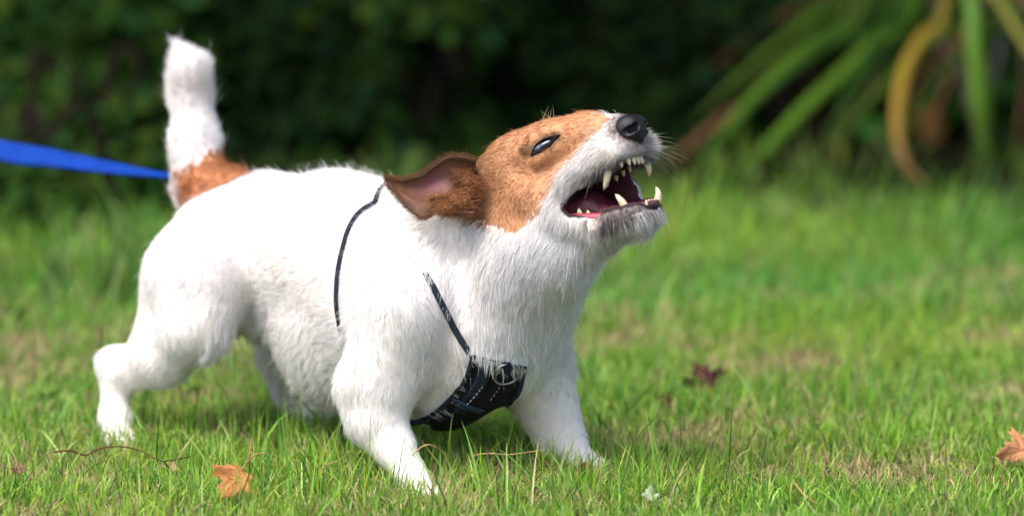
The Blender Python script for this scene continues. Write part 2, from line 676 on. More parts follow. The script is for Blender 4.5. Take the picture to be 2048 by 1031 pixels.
_t = body_q[:, [0, 1, 2]]; _u = body_q[:, [0, 2, 3]]
_vol = sum((body_v[t_[:, 0]] * np.cross(body_v[t_[:, 1]] - body_v[t_[:, 0]], body_v[t_[:, 2]] - body_v[t_[:, 0]])).sum() for t_ in (_t, _u))
if _vol < 0: body_q = body_q[:, ::-1].copy()
BVH = BVHTree.FromPolygons([tuple(v) for v in body_v], [tuple(map(int, q)) for q in body_q])
CAMC = np.array([0, 0, -D0])


def hit(px, py):
    """first body surface (camera space) under a photo pixel; None if missed"""
    d = unit(P(px, py, 0) - CAMC)
    loc, nor, _, _ = BVH.ray_cast(Vector(CAMC), Vector(d))
    if loc is None: return None, None
    nor = np.array(nor)
    if nor @ d > 0: nor = -nor
    return np.array(loc), nor


def near(c):
    loc, nor, _, _ = BVH.find_nearest(Vector(c))
    nor = np.array(nor); loc = np.array(loc)
    return loc, nor


def surf(px, py, dguess):
    l, n = hit(px, py)
    if l is None: l, n = near(P(px, py, dguess))
    return l, n


# --- coat colours -------------------------------------------------
BROWN_HEAD = [(1222, 150), (1212, 246), (1196, 262), (1172, 290), (1150, 315), (1122, 348), (1102, 385), (1085, 420), (1052, 446),
              (1035, 464), (1000, 458), (960, 444), (930, 432), (895, 405), (870, 380), (925, 300), (900, 150)]
BROWN_TAIL = [(340, 350), (350, 372), (372, 445), (392, 412), (420, 392), (462, 384), (505, 368), (515, 335), (480, 318), (452, 302), (425, 304), (400, 322), (375, 340)]
WHITE = np.array([0.90, 0.885, 0.87])
TAN = np.array([0.50, 0.27, 0.14])
RUST = np.array([0.42, 0.185, 0.085])


def coat(c):
    """colour of the coat at camera-space points: returns rgb and brown mask"""
    n = len(c)
    h = to_head(c)
    hm = h.copy(); hm[:, 2] = -np.abs(hm[:, 2])
    near_side = HO + (hm * PXU) @ HM
    use_head = (h[:, 0] > -420) & (h[:, 1] > -240)
    x, y = to_px(np.where(use_head[:, None], near_side, c))
    jit = (vnoise(c, 300, 3) - .5) * 22
    jit2 = (vnoise(c, 300, 4) - .5) * 22
    bh = in_poly(x + jit, y + jit2, BROWN_HEAD) & use_head
    x0, y0 = to_px(c)
    bt = in_poly(x0 + jit, y0 + jit2, BROWN_TAIL) & (c[:, 2] > .2)
    col = np.tile(WHITE, (n, 1))
    v = vnoise(c, 60, 5)[:, None]
    col = col * (0.97 + 0.03 * v)
    stain = np.clip((vnoise(c, 22, 61) - .50) * 3.2, 0, 1)[:, None] * .26
    col = col * (1 - stain) + col * np.array([.97, .90, .76]) * stain
    tan = TAN * (0.86 + 0.28 * vnoise(c, 60, 6)[:, None])
    # paler above the muzzle, redder at the back of the skull
    t = np.clip((-h[:, 0] - 150) / 230, 0, 1)[:, None]
    tan = tan * (1.12 - .28 * t)
    col[bh] = tan[bh]
    col[bt] = (RUST * (0.7 + .7 * vnoise(c, 150, 8)[:, None]))[bt]
    # grey-brown round the nose, lips and chin rim
    hh = h
    near_nose = np.clip(1 - np.sqrt((hh[:, 0] + 18) ** 2 + (hh[:, 1] - 0) ** 2 + (hh[:, 2] * .8) ** 2) / 58, 0, 1) * np.where(hh[:, 2] > 22, .35, 1)
    lip = (hh[:, 0] > -120) & (hh[:, 1] < -38) & (hh[:, 1] > -85)
    rim = (hh[:, 0] > -150) & (hh[:, 1] < -128) & (hh[:, 1] > -172 + .10 * (hh[:, 0] + 100)) & use_head
    g = np.clip(near_nose * 2.0, 0, 1)
    g = np.maximum(g, np.where(lip, np.clip((-hh[:, 1] - 36) / 22, 0, 1) * np.clip((hh[:, 0] + 120) / 40, 0, 1) * .8, 0))
    g = np.maximum(g, np.where(rim, .85 * np.clip((hh[:, 0] + 150) / 40, 0, 1), 0))
    g = (g * (0.7 + .6 * vnoise(c, 500, 9)))[:, None]
    g = np.clip(g, 0, 1)
    col = col * (1 - g) + np.array([.075, .055, .052]) * g
    # dark eye surround
    ex, ey = to_px(near_side)
    de = dist_path(ex, ey, [(1058, 303), (1085, 292), (1114, 274)])
    e = np.clip(1 - (de - 7) / 10, 0, 1)[:, None] * (use_head & (h[:, 0] < -120) & (h[:, 0] > -300))[:, None] * .7
    col = col * (1 - e) + np.array([.05, .03, .02]) * e
    return col, bh | bt, e[:, 0]


def cavity_mask(c, thr=.0022):
    m = np.full(len(c), 1e9)
    for p in prims:
        if p.sub and p is not EYE_CUT:
            m = np.minimum(m, p.ev(c))
    return m < thr


skin, _, _ = coat(body_v)
skin = skin * np.array([1.0, .93, .90])
cm = cavity_mask(body_v)
hv = to_head(body_v)
maroon = np.array([.13, .014, .026])
pink = np.array([.42, .11, .12])
mcol = np.tile(maroon, (len(body_v), 1))
# roof ridges of the palate
rid = 0.5 + 0.5 * np.sin(hv[:, 0] * .42 + np.abs(hv[:, 2]) * .12)
pal = hv[:, 1] > -75
mcol[pal] = (np.array([.17, .05, .04]) * (0.35 + .9 * rid[:, None]))[pal]
edge_low = (hv[:, 1] < -128) & (hv[:, 0] > -150)
mcol[edge_low] = np.array([.10, .03, .04])
lipm = cavity_mask(body_v, .0058) & ~cm
skin[lipm] = [.030, .018, .022]
skin[cm] = mcol[cm]
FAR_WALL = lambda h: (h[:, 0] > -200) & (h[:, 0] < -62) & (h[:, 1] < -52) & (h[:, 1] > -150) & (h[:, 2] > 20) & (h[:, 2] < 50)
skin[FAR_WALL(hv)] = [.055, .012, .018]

m_skin = mat('dog_skin', attr='tint', rough=0.6, spec=0.2)
# inside of the mouth is wet: its own gloss on the same mesh through a second attribute
nt = m_skin.node_tree
at = nt.nodes.new('ShaderNodeAttribute'); at.attribute_name = 'wet'
mr = nt.nodes.new('ShaderNodeMapRange'); mr.inputs['To Min'].default_value = .65; mr.inputs['To Max'].default_value = .22
nt.links.new(at.outputs['Fac'], mr.inputs['Value'])
nt.links.new(mr.outputs[0], nt.nodes['Principled BSDF'].inputs['Roughness'])
body = mesh_np('body', to_world(body_v), body_q[:, ::-1].copy(), m_skin, dog, colors=skin)
wa = body.data.attributes.new('wet', 'FLOAT', 'POINT')
wa.data.foreach_set('value', cm.astype(np.float32))

#### EAR NOSE EYE TEETH ####
m_nose = mat('nose_leather', (.012, .011, .014), rough=.38, spec=.5, bump=.5, bump_scale=900)
m_tooth = mat('tooth_enamel', (.80, .70, .50), rough=.22, spec=.5, noise=(.66, .52, .33), noise_scale=180, coat=.3)
m_gum = mat('gum', (.50, .10, .12), rough=.2, spec=.6, noise=(.30, .05, .08), noise_scale=160, coat=.5)
m_tongue = mat('tongue', (.10, .012, .022), rough=.3, spec=.5, noise=(.07, .010, .018), noise_scale=120, coat=.2, bump=.6, bump_scale=900)
m_black = mat('lip_black', (.018, .013, .015), rough=.35, spec=.4)

# nose
np_ = []
def ncap(a, b, r1, r2, k=.003, sub=False):
    np_.append(Prim(H(*a), H(*b), r1 * PXU, r2 * PXU, k, None, None, sub))
def nell(c, r, k=.003, sub=False, M=HM):
    np_.append(Prim(H(*c), H(*c), 0, 0, k, None, (M, np.array(r, float) * PXU), sub))
nell((-14, 6, 0), (30, 26, 34), .004)
nell((-6, 2, -16), (24, 24, 22), .004)
nell((-6, 2, 16), (24, 24, 22), .004)
nell((-6, -16, 0), (18, 18, 14), .004)
for sg in (-1, 1):
    ncap((26, 2, 14 * sg), (2, -2, 20 * sg), 8, 7, .002, True)
    ncap((6, -4, 30 * sg), (-6, -9, 42 * sg), 5, 5, .003, True)
    ncap((16, -1, 22 * sg), (2, -6, 36 * sg), 5, 5, .003, True)
ncap((20, -2, 0), (12, -34, 0), 2, 2.5, .002, True)
nv, nq = sdf_mesh(np_, .0006, .004)
mesh_np('nose', to_world(laplacian(nv, nq, 1, .4)), nq[:, ::-1].copy(), m_nose, dog)

# eye: a domed almond set between the lids
el, en, eA, eB = EYE_P, EYE_N, EYE_A, EYE_B
ER = 0.0
ec = el
m_eye = bpy.data.materials.new('eyeball'); m_eye.use_nodes = True
nt = m_eye.node_tree; b = nt.nodes['Principled BSDF']
b.inputs['Roughness'].default_value = .08; b.inputs['Coat Weight'].default_value = 1.0; b.inputs['Coat Roughness'].default_value = .03
at = nt.nodes.new('ShaderNodeAttribute'); at.attribute_name = 'tint'
nt.links.new(at.outputs['Color'], b.inputs['Base Color'])


def almond(t, w, hu, hl):
    x = math.cos(t); y = math.sin(t)
    e = (1 - abs(x) ** 2.2)
    return w * x, (hu if y > 0 else -hl) * e


V_, C_ = [], []
nr_, nt_ = 8, 40
for r_ in range(nr_ + 1):
    k = r_ / nr_
    for q in range(nt_):
        a_, b_ = almond(2 * math.pi * q / nt_, 25 * k, 7.5 * k, 6.5 * k)
        p = on_skin(a_, b_, 3) + en * (1.5 + 5.0 * math.sqrt(max(0, 1 - k * k))) * PXU
        V_.append(p)
        d_ = math.hypot((a_ - 5) / 11.5, (b_ + 0) / 11.5)
        C_.append([.006, .007, .014] if d_ < .55 else ([.02, .035, .09] if d_ < 1.0 else ([.12, .15, .22] if a_ < -8 else [.03, .03, .04])))  # pale blue of the sclera has a glint painted in
ef = [(r_ * nt_ + q, r_ * nt_ + (q + 1) % nt_, (r_ + 1) * nt_ + (q + 1) % nt_, (r_ + 1) * nt_ + q) for r_ in range(nr_) for q in range(nt_)]
eye = mesh_np('eye', to_world(np.array(V_)), ef, m_eye, dog, colors=np.array(C_))
m_lid = mat('eyelid_skin', (.010, .007, .007), rough=.7, spec=.15)
up_ = np.array([on_skin(*p_, 3) + en * z_ * PXU for p_, z_ in (((-33, -6), 1), ((-22, 1.5), 3), ((-8, 7.5), 5), ((8, 8), 5), ((22, 4), 3.5), ((34, 0), 1.5), ((40, -1), .5))])
lo_ = np.array([on_skin(*p_, 3) + en * z_ * PXU for p_, z_ in (((-33, -6), 1), ((-20, -7), 2), ((-4, -8.5), 3), ((12, -7), 3), ((26, -2.5), 2), ((38, -1), .5))])
tube('eyelid', to_world(catmull(up_, 30)), np.interp(np.linspace(0, 1, 30), [0, .3, .6, .85, 1], [1, 2.6, 3.2, 3.0, 1]) * PXU, m_lid, eye, 8)
tube('eyelid', to_world(catmull(lo_, 30)), np.interp(np.linspace(0, 1, 30), [0, .3, .6, .85, 1], [1.5, 2.6, 2.8, 3.5, 1.5]) * PXU, m_lid, eye, 8)


# teeth
def tooth(root, tip, r, bend=(0, 0, 0), flat=1.0, side=None):
    root, tip = np.array(root, float), np.array(tip, float)
    n = 8
    ts = np.linspace(0, 1, n)
    pts = root[None] + (tip - root)[None] * ts[:, None] + np.array(bend)[None] * (ts * (1 - ts) * 4)[:, None]
    rr = r * np.sqrt(np.clip(1 - ts ** 2.2, 0, 1)) * (1 - .25 * ts) + .25
    v, f = tube_np(pts, rr, 10)
    if flat != 1.0:
        sd_ = unit(side)
        c0 = np.repeat(pts, 10, 0)
        off = v - c0
        v = c0 + off + (flat - 1) * (off @ sd_)[:, None] * sd_[None]
    w = to_world(HO + (v * PXU) @ HM)
    return mesh_np('tooth', w, f, m_tooth, dog)


tooth((-62, -48, -41), (-87, -98, -47), 9.5, (5, -2, -2))       # upper near canine
tooth((-40, -42, 40), (-38, -94, 46), 9.5, (6, -2, 3))         # upper far canine
for l_, s_, r_ in ((-33, -38, 6.8), (-19, -29, 6.4), (-7, -25, 6), (5, -24, 6), (17, -26, 6.2), (29, -31, 6.8)):
    tooth((s_ - 2, -46, l_), (s_ + 1, -70 + abs(l_) * .05, l_ * 1.05), r_ * 1.12, (2, 0, 0), .75, (1, 0, 0))
tooth((-60, -150, -30), (-68, -112, -40), 9, (4, 0, -2))      # lower near canine
tooth((-28, -152, 28), (-20, -119, 32), 8.5, (5, 0, 2))        # lower far canine
for l_ in (-14, -5, 4, 13):
    tooth((-24, -158, l_), (-18, -142, l_), 4.8, (1, 0, 0), .75, (1, 0, 0))
for s_, h_, r_ in ((-168, 20, 9), (-148, 17, 8), (-126, 12, 6.5)):   # lower near cheek teeth
    base = -130 - (s_ + 168) * .36
    tooth((s_, base - 6, -38), (s_ + 3, base + h_, -39), r_, (0, 0, 0), .6, (0, 0, 1))
for s_, h_, r_ in ((-168, 20, 9), (-148, 17, 8), (-120, 12, 6.5)):
    base = -130 - (s_ + 168) * .36
    tooth((s_, base - 6, 38), (s_ + 3, base + h_, 38), r_, (0, 0, 0), .6, (0, 0, 1))
for s_, h_, r_ in ((-66, 8, 5), (-84, 11, 6), (-104, 15, 7.5), (-130, 18, 9)):
    tooth((s_, -58, 31), (s_, -66 - h_, 29), r_, (0, 0, 0), .6, (0, 0, 1))

# gums and lips
def hpath(pts, n=24): return catmull([H(*p) for p in pts], n)
gp = hpath([(-192, -120, -48), (-170, -128, -46), (-140, -138, -42), (-112, -146, -38), (-90, -152, -34)])
tube('gum', to_world(gp), np.interp(np.linspace(0, 1, 24), [0, .2, .6, 1], [5, 9, 10, 7]) * PXU, m_gum, dog, 10)
gp = hpath([(-96, -140, -34), (-86, -156, -38), (-82, -174, -40)], 12)
tube('gum', to_world(gp), np.interp(np.linspace(0, 1, 12), [0, .5, 1], [9, 17, 8]) * PXU, m_gum, dog, 10)
gp = hpath([(-60, -146, 32), (-30, -148, 28), (-20, -152, 12), (-22, -152, -8), (-42, -148, -26), (-64, -144, -32)], 30)
tube('gum', to_world(gp), 8.0 * PXU, mat('dark_gum', (.16, .05, .06), rough=.25, spec=.5, noise=(.05, .02, .03), noise_scale=150, coat=.4), dog, 10)
gp = hpath([(-70, -44, -38), (-44, -42, -36), (-26, -42, -18), (-20, -42, 0), (-26, -42, 18), (-36, -42, 36), (-70, -42, 40)], 40)
tube('gum', to_world(gp), 9 * PXU, mat('upper_gum', (.22, .06, .06), rough=.25, spec=.5, noise=(.06, .02, .02), noise_scale=150, coat=.4), dog, 10)
# tongue
tp = []
tg = [(-250, -104, 0, 34, 24), (-205, -104, 0, 36, 27), (-160, -112, 0, 33, 24), (-122, -136, 0, 26, 14), (-88, -150, 0, 18, 8)]
tprims = []
for a_, b_ in zip(tg[:-1], tg[1:]):
    for l0 in (-1, 1):
        tprims.append(Prim(H(a_[0], a_[1], l0 * (a_[3] - a_[4])), H(b_[0], b_[1], l0 * (b_[3] - b_[4])), a_[4] * PXU, b_[4] * PXU, .006))
    tprims.append(Prim(H(a_[0], a_[1] - 2, 0), H(b_[0], b_[1] - 2, 0), a_[4] * PXU, b_[4] * PXU, .006))
tv, tq = sdf_mesh(tprims, .0012, .004)
mesh_np('tongue', to_world(tv), tq[:, ::-1].copy(), m_tongue, dog)

# near ear: folded back, inside showing
st = [((952, 318), (948, 430)), ((925, 311), (915, 428)), ((897, 311), (888, 424)), ((868, 329), (872, 424)), ((845, 346), (860, 434)), ((825, 353), (842, 436)),
      ((806, 357), (818, 420)), ((788, 354), (797, 398)), ((772, 353), (778, 372))]
ed = [-.038, -.038, -.035, -.031, -.026, -.020, -.014, -.008, -.003]
ns, nw = 40, 22
top = catmull([P(a_[0][0], a_[0][1], d_) for a_, d_ in zip(st, ed)], ns)
bot = catmull([P(a_[1][0], a_[1][1], d_ - .006) for a_, d_ in zip(st, ed)], ns)
EV = np.zeros((ns, nw, 3)); EC = np.zeros((ns, nw, 3))
for i in range(ns):
    ti = i / (ns - 1)
    for j in range(nw):
        t = j / (nw - 1)
        p = top[i] * (1 - t) + bot[i] * t
        depth = math.sin(math.pi * t) ** .8 * (.011 * (1 - ti) ** .7 + .003) + .0013 * math.sin(t * 15 + ti * 7) * (1 - ti)
        curl = -.006 * math.exp(-((t - .0) / .10) ** 2) * (1 - ti)
        p = p + np.array([0, 0, depth + curl])
        EV[i, j] = p
        rim_ = min(t, 1 - t)
        brown = np.array([.20, .09, .047])
        pinkc = np.array([.30, .125, .14])
        x_, y_ = to_px(p)
        pk = math.exp(-((x_ - 868) / 40) ** 2 - ((y_ - (362 - (x_ - 868) * .1)) / 26) ** 2)
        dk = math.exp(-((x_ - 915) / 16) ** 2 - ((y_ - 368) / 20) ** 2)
        c_ = brown * (.8 + .5 * vnoise(p[None], 200, 2)[0])
        c_ = c_ * (1 - .55 * max(0, min(1, (t - .55) * 3)) * min(1, ti * 2.2))  # lower lobe darkened, its shadow put into the colour
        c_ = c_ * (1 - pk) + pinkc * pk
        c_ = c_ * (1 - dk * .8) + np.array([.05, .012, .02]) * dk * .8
        if t < .05: c_ = np.array([.12, .06, .035])
        EC[i, j] = c_
efaces = np.array([(i * nw + j, i * nw + j + 1, (i + 1) * nw + j + 1, (i + 1) * nw + j) for i in range(ns - 1) for j in range(nw - 1)])
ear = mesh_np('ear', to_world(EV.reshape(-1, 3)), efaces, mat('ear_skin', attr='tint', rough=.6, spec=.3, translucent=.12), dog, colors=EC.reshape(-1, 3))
sm = ear.modifiers.new('thickness', 'SOLIDIFY'); sm.thickness = .0022; sm.offset = -1 if True else 1
ear['label'] = 'near ear folded back with its pink inside showing'
# fold at the foot of the ear
fp = [Prim(P(874, 396, -.034), P(896, 410, -.038), rad(9), rad(15), .004), Prim(P(896, 410, -.038), P(925, 405, -.034), rad(15), rad(18), .006),
      Prim(P(925, 405, -.034), P(938, 370, -.03), rad(20), rad(20), .008), Prim(P(938, 370, -.028), P(930, 332, -.028), rad(20), rad(14), .008)]
fv, fq = sdf_mesh(fp, .0012, .004)
fc = np.tile(np.array([.30, .125, .05]), (len(fv), 1)) * (.6 + .7 * vnoise(fv, 180, 12)[:, None])
ear_fold = mesh_np('ear_fold', to_world(fv), fq[:, ::-1].copy(), m_skin, ear, colors=fc)
# far ear, folded down behind the skull
fe = []
for s0, u0, l0, w0 in ((-330, 60, 58, 34), (-350, 52, 84, 44), (-380, 20, 104, 42), (-412, -14, 112, 26), (-432, -30, 114, 8)):
    fe.append((H(s0 + w0 * .8, u0 + w0 * .2, l0), H(s0 - w0 * .6, u0 - w0 * .8, l0)))
ta = catmull([a_ for a_, _ in fe], 20); tb = catmull([b_ for _, b_ in fe], 20)
FV = np.array([[ta[i] * (1 - t) + tb[i] * t + HL * math.sin(math.pi * t) * .006 for t in np.linspace(0, 1, 10)] for i in range(20)]).reshape(-1, 3)
ff = np.array([(i * 10 + j, i * 10 + j + 1, (i + 1) * 10 + j + 1, (i + 1) * 10 + j) for i in range(19) for j in range(9)])
far_ear = mesh_np('ear', to_world(FV), ff, mat('far_ear_skin', (.17, .07, .03), rough=.6), dog)
sm = far_ear.modifiers.new('thickness', 'SOLIDIFY'); sm.thickness = .0022
# ------------------------------------------------------------------ harness
m_web = mat('harness_webbing', (.010, .016, .028), rough=.7, spec=.25, bump=.8, bump_scale=1500, noise=(.02, .035, .055), noise_scale=400)
m_pad = mat('harness_pad_fabric', (.006, .007, .010), rough=.75, spec=.25, bump=.6, bump_scale=1800)
m_thread = mat('reflective_thread', (.36, .37, .39), rough=.4)
m_steel = mat('steel_ring', (.42, .42, .44), rough=.3, metallic=1.0)
harness = empty('dog_harness', G(930, 905), 'black padded chest harness with white stitching and a steel ring, worn by the terrier', 'harness')
PAD_L = [(946, 706), (934, 745), (905, 785), (874, 815), (850, 832), (838, 846)]
PAD_R = [(1046, 728), (1036, 775), (1004, 822), (958, 855), (912, 872), (872, 880)]
NP_, MP_ = 34, 20
pl = catmull([(a, b, 0) for a, b in PAD_L], NP_)[:, :2]
pr = catmull([(a, b, 0) for a, b in PAD_R], NP_)[:, :2]
pv = np.zeros((NP_, MP_, 3))
for i in range(NP_):
    for j in range(MP_):
        t = j / (MP_ - 1)
        x, y = pl[i] * (1 - t) + pr[i] * t
        l, n = hit(x, y)
        if l is None:
            l, n = near(P(x, y, .02 + .05 * t))
        pv[i, j] = l + n * (5.5 * PXU)
for _ in range(6):       # relax so that the pad bridges the folds of the coat
    pv[1:-1, 1:-1] = .5 * pv[1:-1, 1:-1] + .125 * (pv[:-2, 1:-1] + pv[2:, 1:-1] + pv[1:-1, :-2] + pv[1:-1, 2:])
pf = np.array([(i * MP_ + j, i * MP_ + j + 1, (i + 1) * MP_ + j + 1, (i + 1) * MP_ + j) for i in range(NP_ - 1) for j in range(MP_ - 1)])
pad = mesh_np('chest_pad', to_world(pv.reshape(-1, 3)), pf, m_pad, harness)
sm = pad.modifiers.new('thickness', 'SOLIDIFY'); sm.thickness = .0035; sm.offset = 0
PAD_POLY = PAD_L + PAD_R[::-1]


def pad_at(u, v, off=3.0):
    """point on the pad, u down (0..1), v across (0..1)"""
    i = min(max(u, 0), 1) * (NP_ - 1); j = min(max(v, 0), 1) * (MP_ - 1)
    i0 = min(int(i), NP_ - 2); j0 = min(int(j), MP_ - 2); a = i - i0; b_ = j - j0
    p = pv[i0, j0] * (1 - a) * (1 - b_) + pv[i0 + 1, j0] * a * (1 - b_) + pv[i0, j0 + 1] * (1 - a) * b_ + pv[i0 + 1, j0 + 1] * a * b_
    n = unit(np.cross(pv[i0 + 1, j0] - pv[i0, j0], pv[i0, j0 + 1] - pv[i0, j0]))
    if n @ (CAMC - p) < 0: n = -n
    return p + n * off * PXU, n


def band_on_pad(name, pts_uv, width, material, off, thick=.0016):
    pts = [pad_at(u, v, off) for u, v in pts_uv]
    c = catmull([p for p, _ in pts], 30); nn = unit(catmull([n for _, n in pts], 30))
    side = np.cross(unit(np.gradient(c, axis=0)), nn)
    v, f = ribbon_np(c, side, width * PXU, thick)
    return mesh_np(name, to_world(v), f, material, harness)


band_on_pad('binding', [(0, .02), (.25, .03), (.5, .03), (.75, .03), (1, .03)], 9, m_web, 5)
band_on_pad('binding', [(0, .98), (.25, .97), (.5, .97), (.75, .97), (1, .97)], 10, m_web, 5)
band_on_pad('binding', [(.01, .0), (.01, .33), (.01, .66), (.01, 1)], 9, m_web, 5)
band_on_pad('pad_band', [(.02, .28), (.25, .30), (.5, .33)], 26, m_web, 6, .0022)
band_on_pad('pad_band', [(.42, .10), (.43, .35), (.42, .62)], 20, mat('navy_webbing', (.02, .04, .07), rough=.6, bump=.5, bump_scale=1500), 8, .002)
for v0, n_ in ((.40, 12), (.66, 9)):
    for k in range(n_):
        u = .06 + k * .030
        a_, n1 = pad_at(u, v0 - .10 * u * 2, 8.5); b_, _ = pad_at(u + .014, v0 - .10 * (u + .014) * 2, 8.5)
        tube('stitch', to_world(np.array([a_, (a_ + b_) / 2 + n1 * .0003, b_])), (1.25 if v0 < .5 else .7) * PXU, m_thread, pad, 5)
# steel ring
rc_, rn_ = pad_at(.085, .66, 9)
ra = unit(np.cross(rn_, [0, 1, 0.]))
rb = unit(np.cross(rn_, ra))
if rb[1] > 0: rb = -rb
th = np.linspace(0, 2 * np.pi, 48, endpoint=False)
rp = np.array([rc_ + ra * 28 * PXU * math.cos(t) + rb * 25 * PXU * math.sin(t) for t in th])
tube('ring', to_world(rp), 2.0 * PXU, m_steel, harness, 10, close=True)
band_on_pad('ring_tab', [(.0, .60), (.03, .66), (.06, .72)], 20, m_web, 10)


def surface_strap(name, pts, width, off, material=m_web, n=60, thick=.0016):
    c = catmull(pts, n)
    off = np.interp(np.linspace(0, 1, n), np.linspace(0, 1, len(np.atleast_1d(off))), np.atleast_1d(off))
    q = []; nn = []
    for kk, p in enumerate(c):
        l, nr = near(p)
        if (p - l) @ nr < -.02: nr = -nr
        q.append(l + nr * off[kk] * PXU); nn.append(nr)
    q = np.array(q); nn = unit(nn)
    for _ in range(3):
        q[1:-1] = .5 * q[1:-1] + .25 * (q[:-2] + q[2:])
    side = np.cross(unit(np.gradient(q, axis=0)), nn)
    v, f = ribbon_np(q, side, width * PXU, thick)
    return mesh_np(name, to_world(v), f, material, harness)


STRAP1 = [(864, 572), (880, 606), (902, 645), (925, 680), (950, 716)]
STRAP2 = [(752, 408), (722, 425), (700, 455), (686, 500), (676, 555), (674, 610), (679, 665)]
s1 = [surf(x, y, 0)[0] for x, y in [(752, 400), (780, 440), (820, 500), (850, 545)] + STRAP1]
surface_strap('neck_strap', s1, 13, [-3, -3, -3, -2, 3, 5, 5, 5, 5])
s2 = [surf(x, y, .1)[0] for x, y in STRAP2 + [(684, 715), (700, 790)]]
tc_ = P(770, 560, .11)


def outward(c, d):
    loc, nor, _, _ = BVH.ray_cast(Vector(c), Vector(unit(d)))
    return np.array(loc) if loc is not None else c + unit(d) * .07


mid_d = unit(P(676, 555, .02) - tc_)
far_pts = [outward(tc_, d_) for d_ in ([.0, -1, .1], [.5, -.8, .5], [.8, -.2, .9], [.7, .5, .8], [.2, 1, .4])]
surface_strap('girth_strap', s2 + far_pts + [s2[0]], 10, [6, 5, 3.5, 3.5, 3.5, 3, -2, -6, -6, -3, -3, 3, 3, 4, 6], n=120)
ft = [pad_at(0, .9, 3)[0], near(P(1090, 640, .10))[0], near(P(1040, 540, .16))[0], near(P(900, 470, .17))[0], near(P(752, 400, .14))[0]]
surface_strap('neck_strap', ft, 13, -2.0)

# ------------------------------------------------------------------ leash
m_leash = mat('leash_webbing', (.0, .055, .40), rough=.65, spec=.2, bump=.9, bump_scale=700, noise=(.0, .036, .28), noise_scale=60)
lk = [(-900, 170, .56), (-420, 232, .50), (0, 302, .46), (100, 316, .45), (200, 332, .44), (280, 344, .42), (345, 352, .40), (520, 372, .34), (640, 392, .27), (728, 402, .19)]
lc = catmull([P(*q) for q in lk], 90)
wid = np.interp(np.linspace(0, 9, 90), [0, 2, 3, 4, 5, 6, 9], [48, 45, 39, 28, 17, 11, 11]) / F * (D0 + .45)
sides = np.tile(np.array([.12, 1.0, .1]), (90, 1))
tw = np.interp(np.linspace(0, 9, 90), [0, 2, 4, 6, 9], [0, 0.15, .5, .9, 1.0])
tw_side = unit(np.stack([.1 + 0 * tw, 1 - .75 * tw, 1.1 * tw + .2], 1))
lv, lf = ribbon_np(lc, tw_side, 44 / F * (D0 + .45) * np.interp(np.linspace(0, 9, 90), [0, 3, 6, 9], [1.1, 1, .62, .5]), .0022)
leash = mesh_np('leash', to_world(lv), lf, m_leash)
tag(leash, 'bright blue flat webbing leash pulled tight behind the terrier\'s tail', 'leash')

# ------------------------------------------------------------------ fur
m_fur = mat('coat_fur', attr='tint', rough=.6, spec=.15, translucent=.38)
bq = body_q
tri = np.vstack([bq[:, [0, 1, 2]], bq[:, [0, 2, 3]]])
v0, v1, v2 = body_v[tri[:, 0]], body_v[tri[:, 1]], body_v[tri[:, 2]]
cr = np.cross(v1 - v0, v2 - v0)
area = np.linalg.norm(cr, axis=1) / 2
vol = (v0 * cr).sum() / 6
vn = np.zeros_like(body_v)
for c_ in range(3):
    for d_ in range(3):
        vn[:, d_] += np.bincount(tri[:, c_], cr[:, d_], len(body_v))
vn = unit(vn) * (1 if vol > 0 else -1)


def flow_at(p, n):
    acc = np.zeros_like(p)
    for q in prims:
        if q.sub: continue
        if q.ell is not None:
            d = q.ev(p)
        else:
            d = q.ev(p)
        w = np.exp(-np.clip(d + .012, 0, .2) / .007)
        acc += w[:, None] * q.flow
    acc = acc - n * (acc * n).sum(1)[:, None]
    return unit(acc)


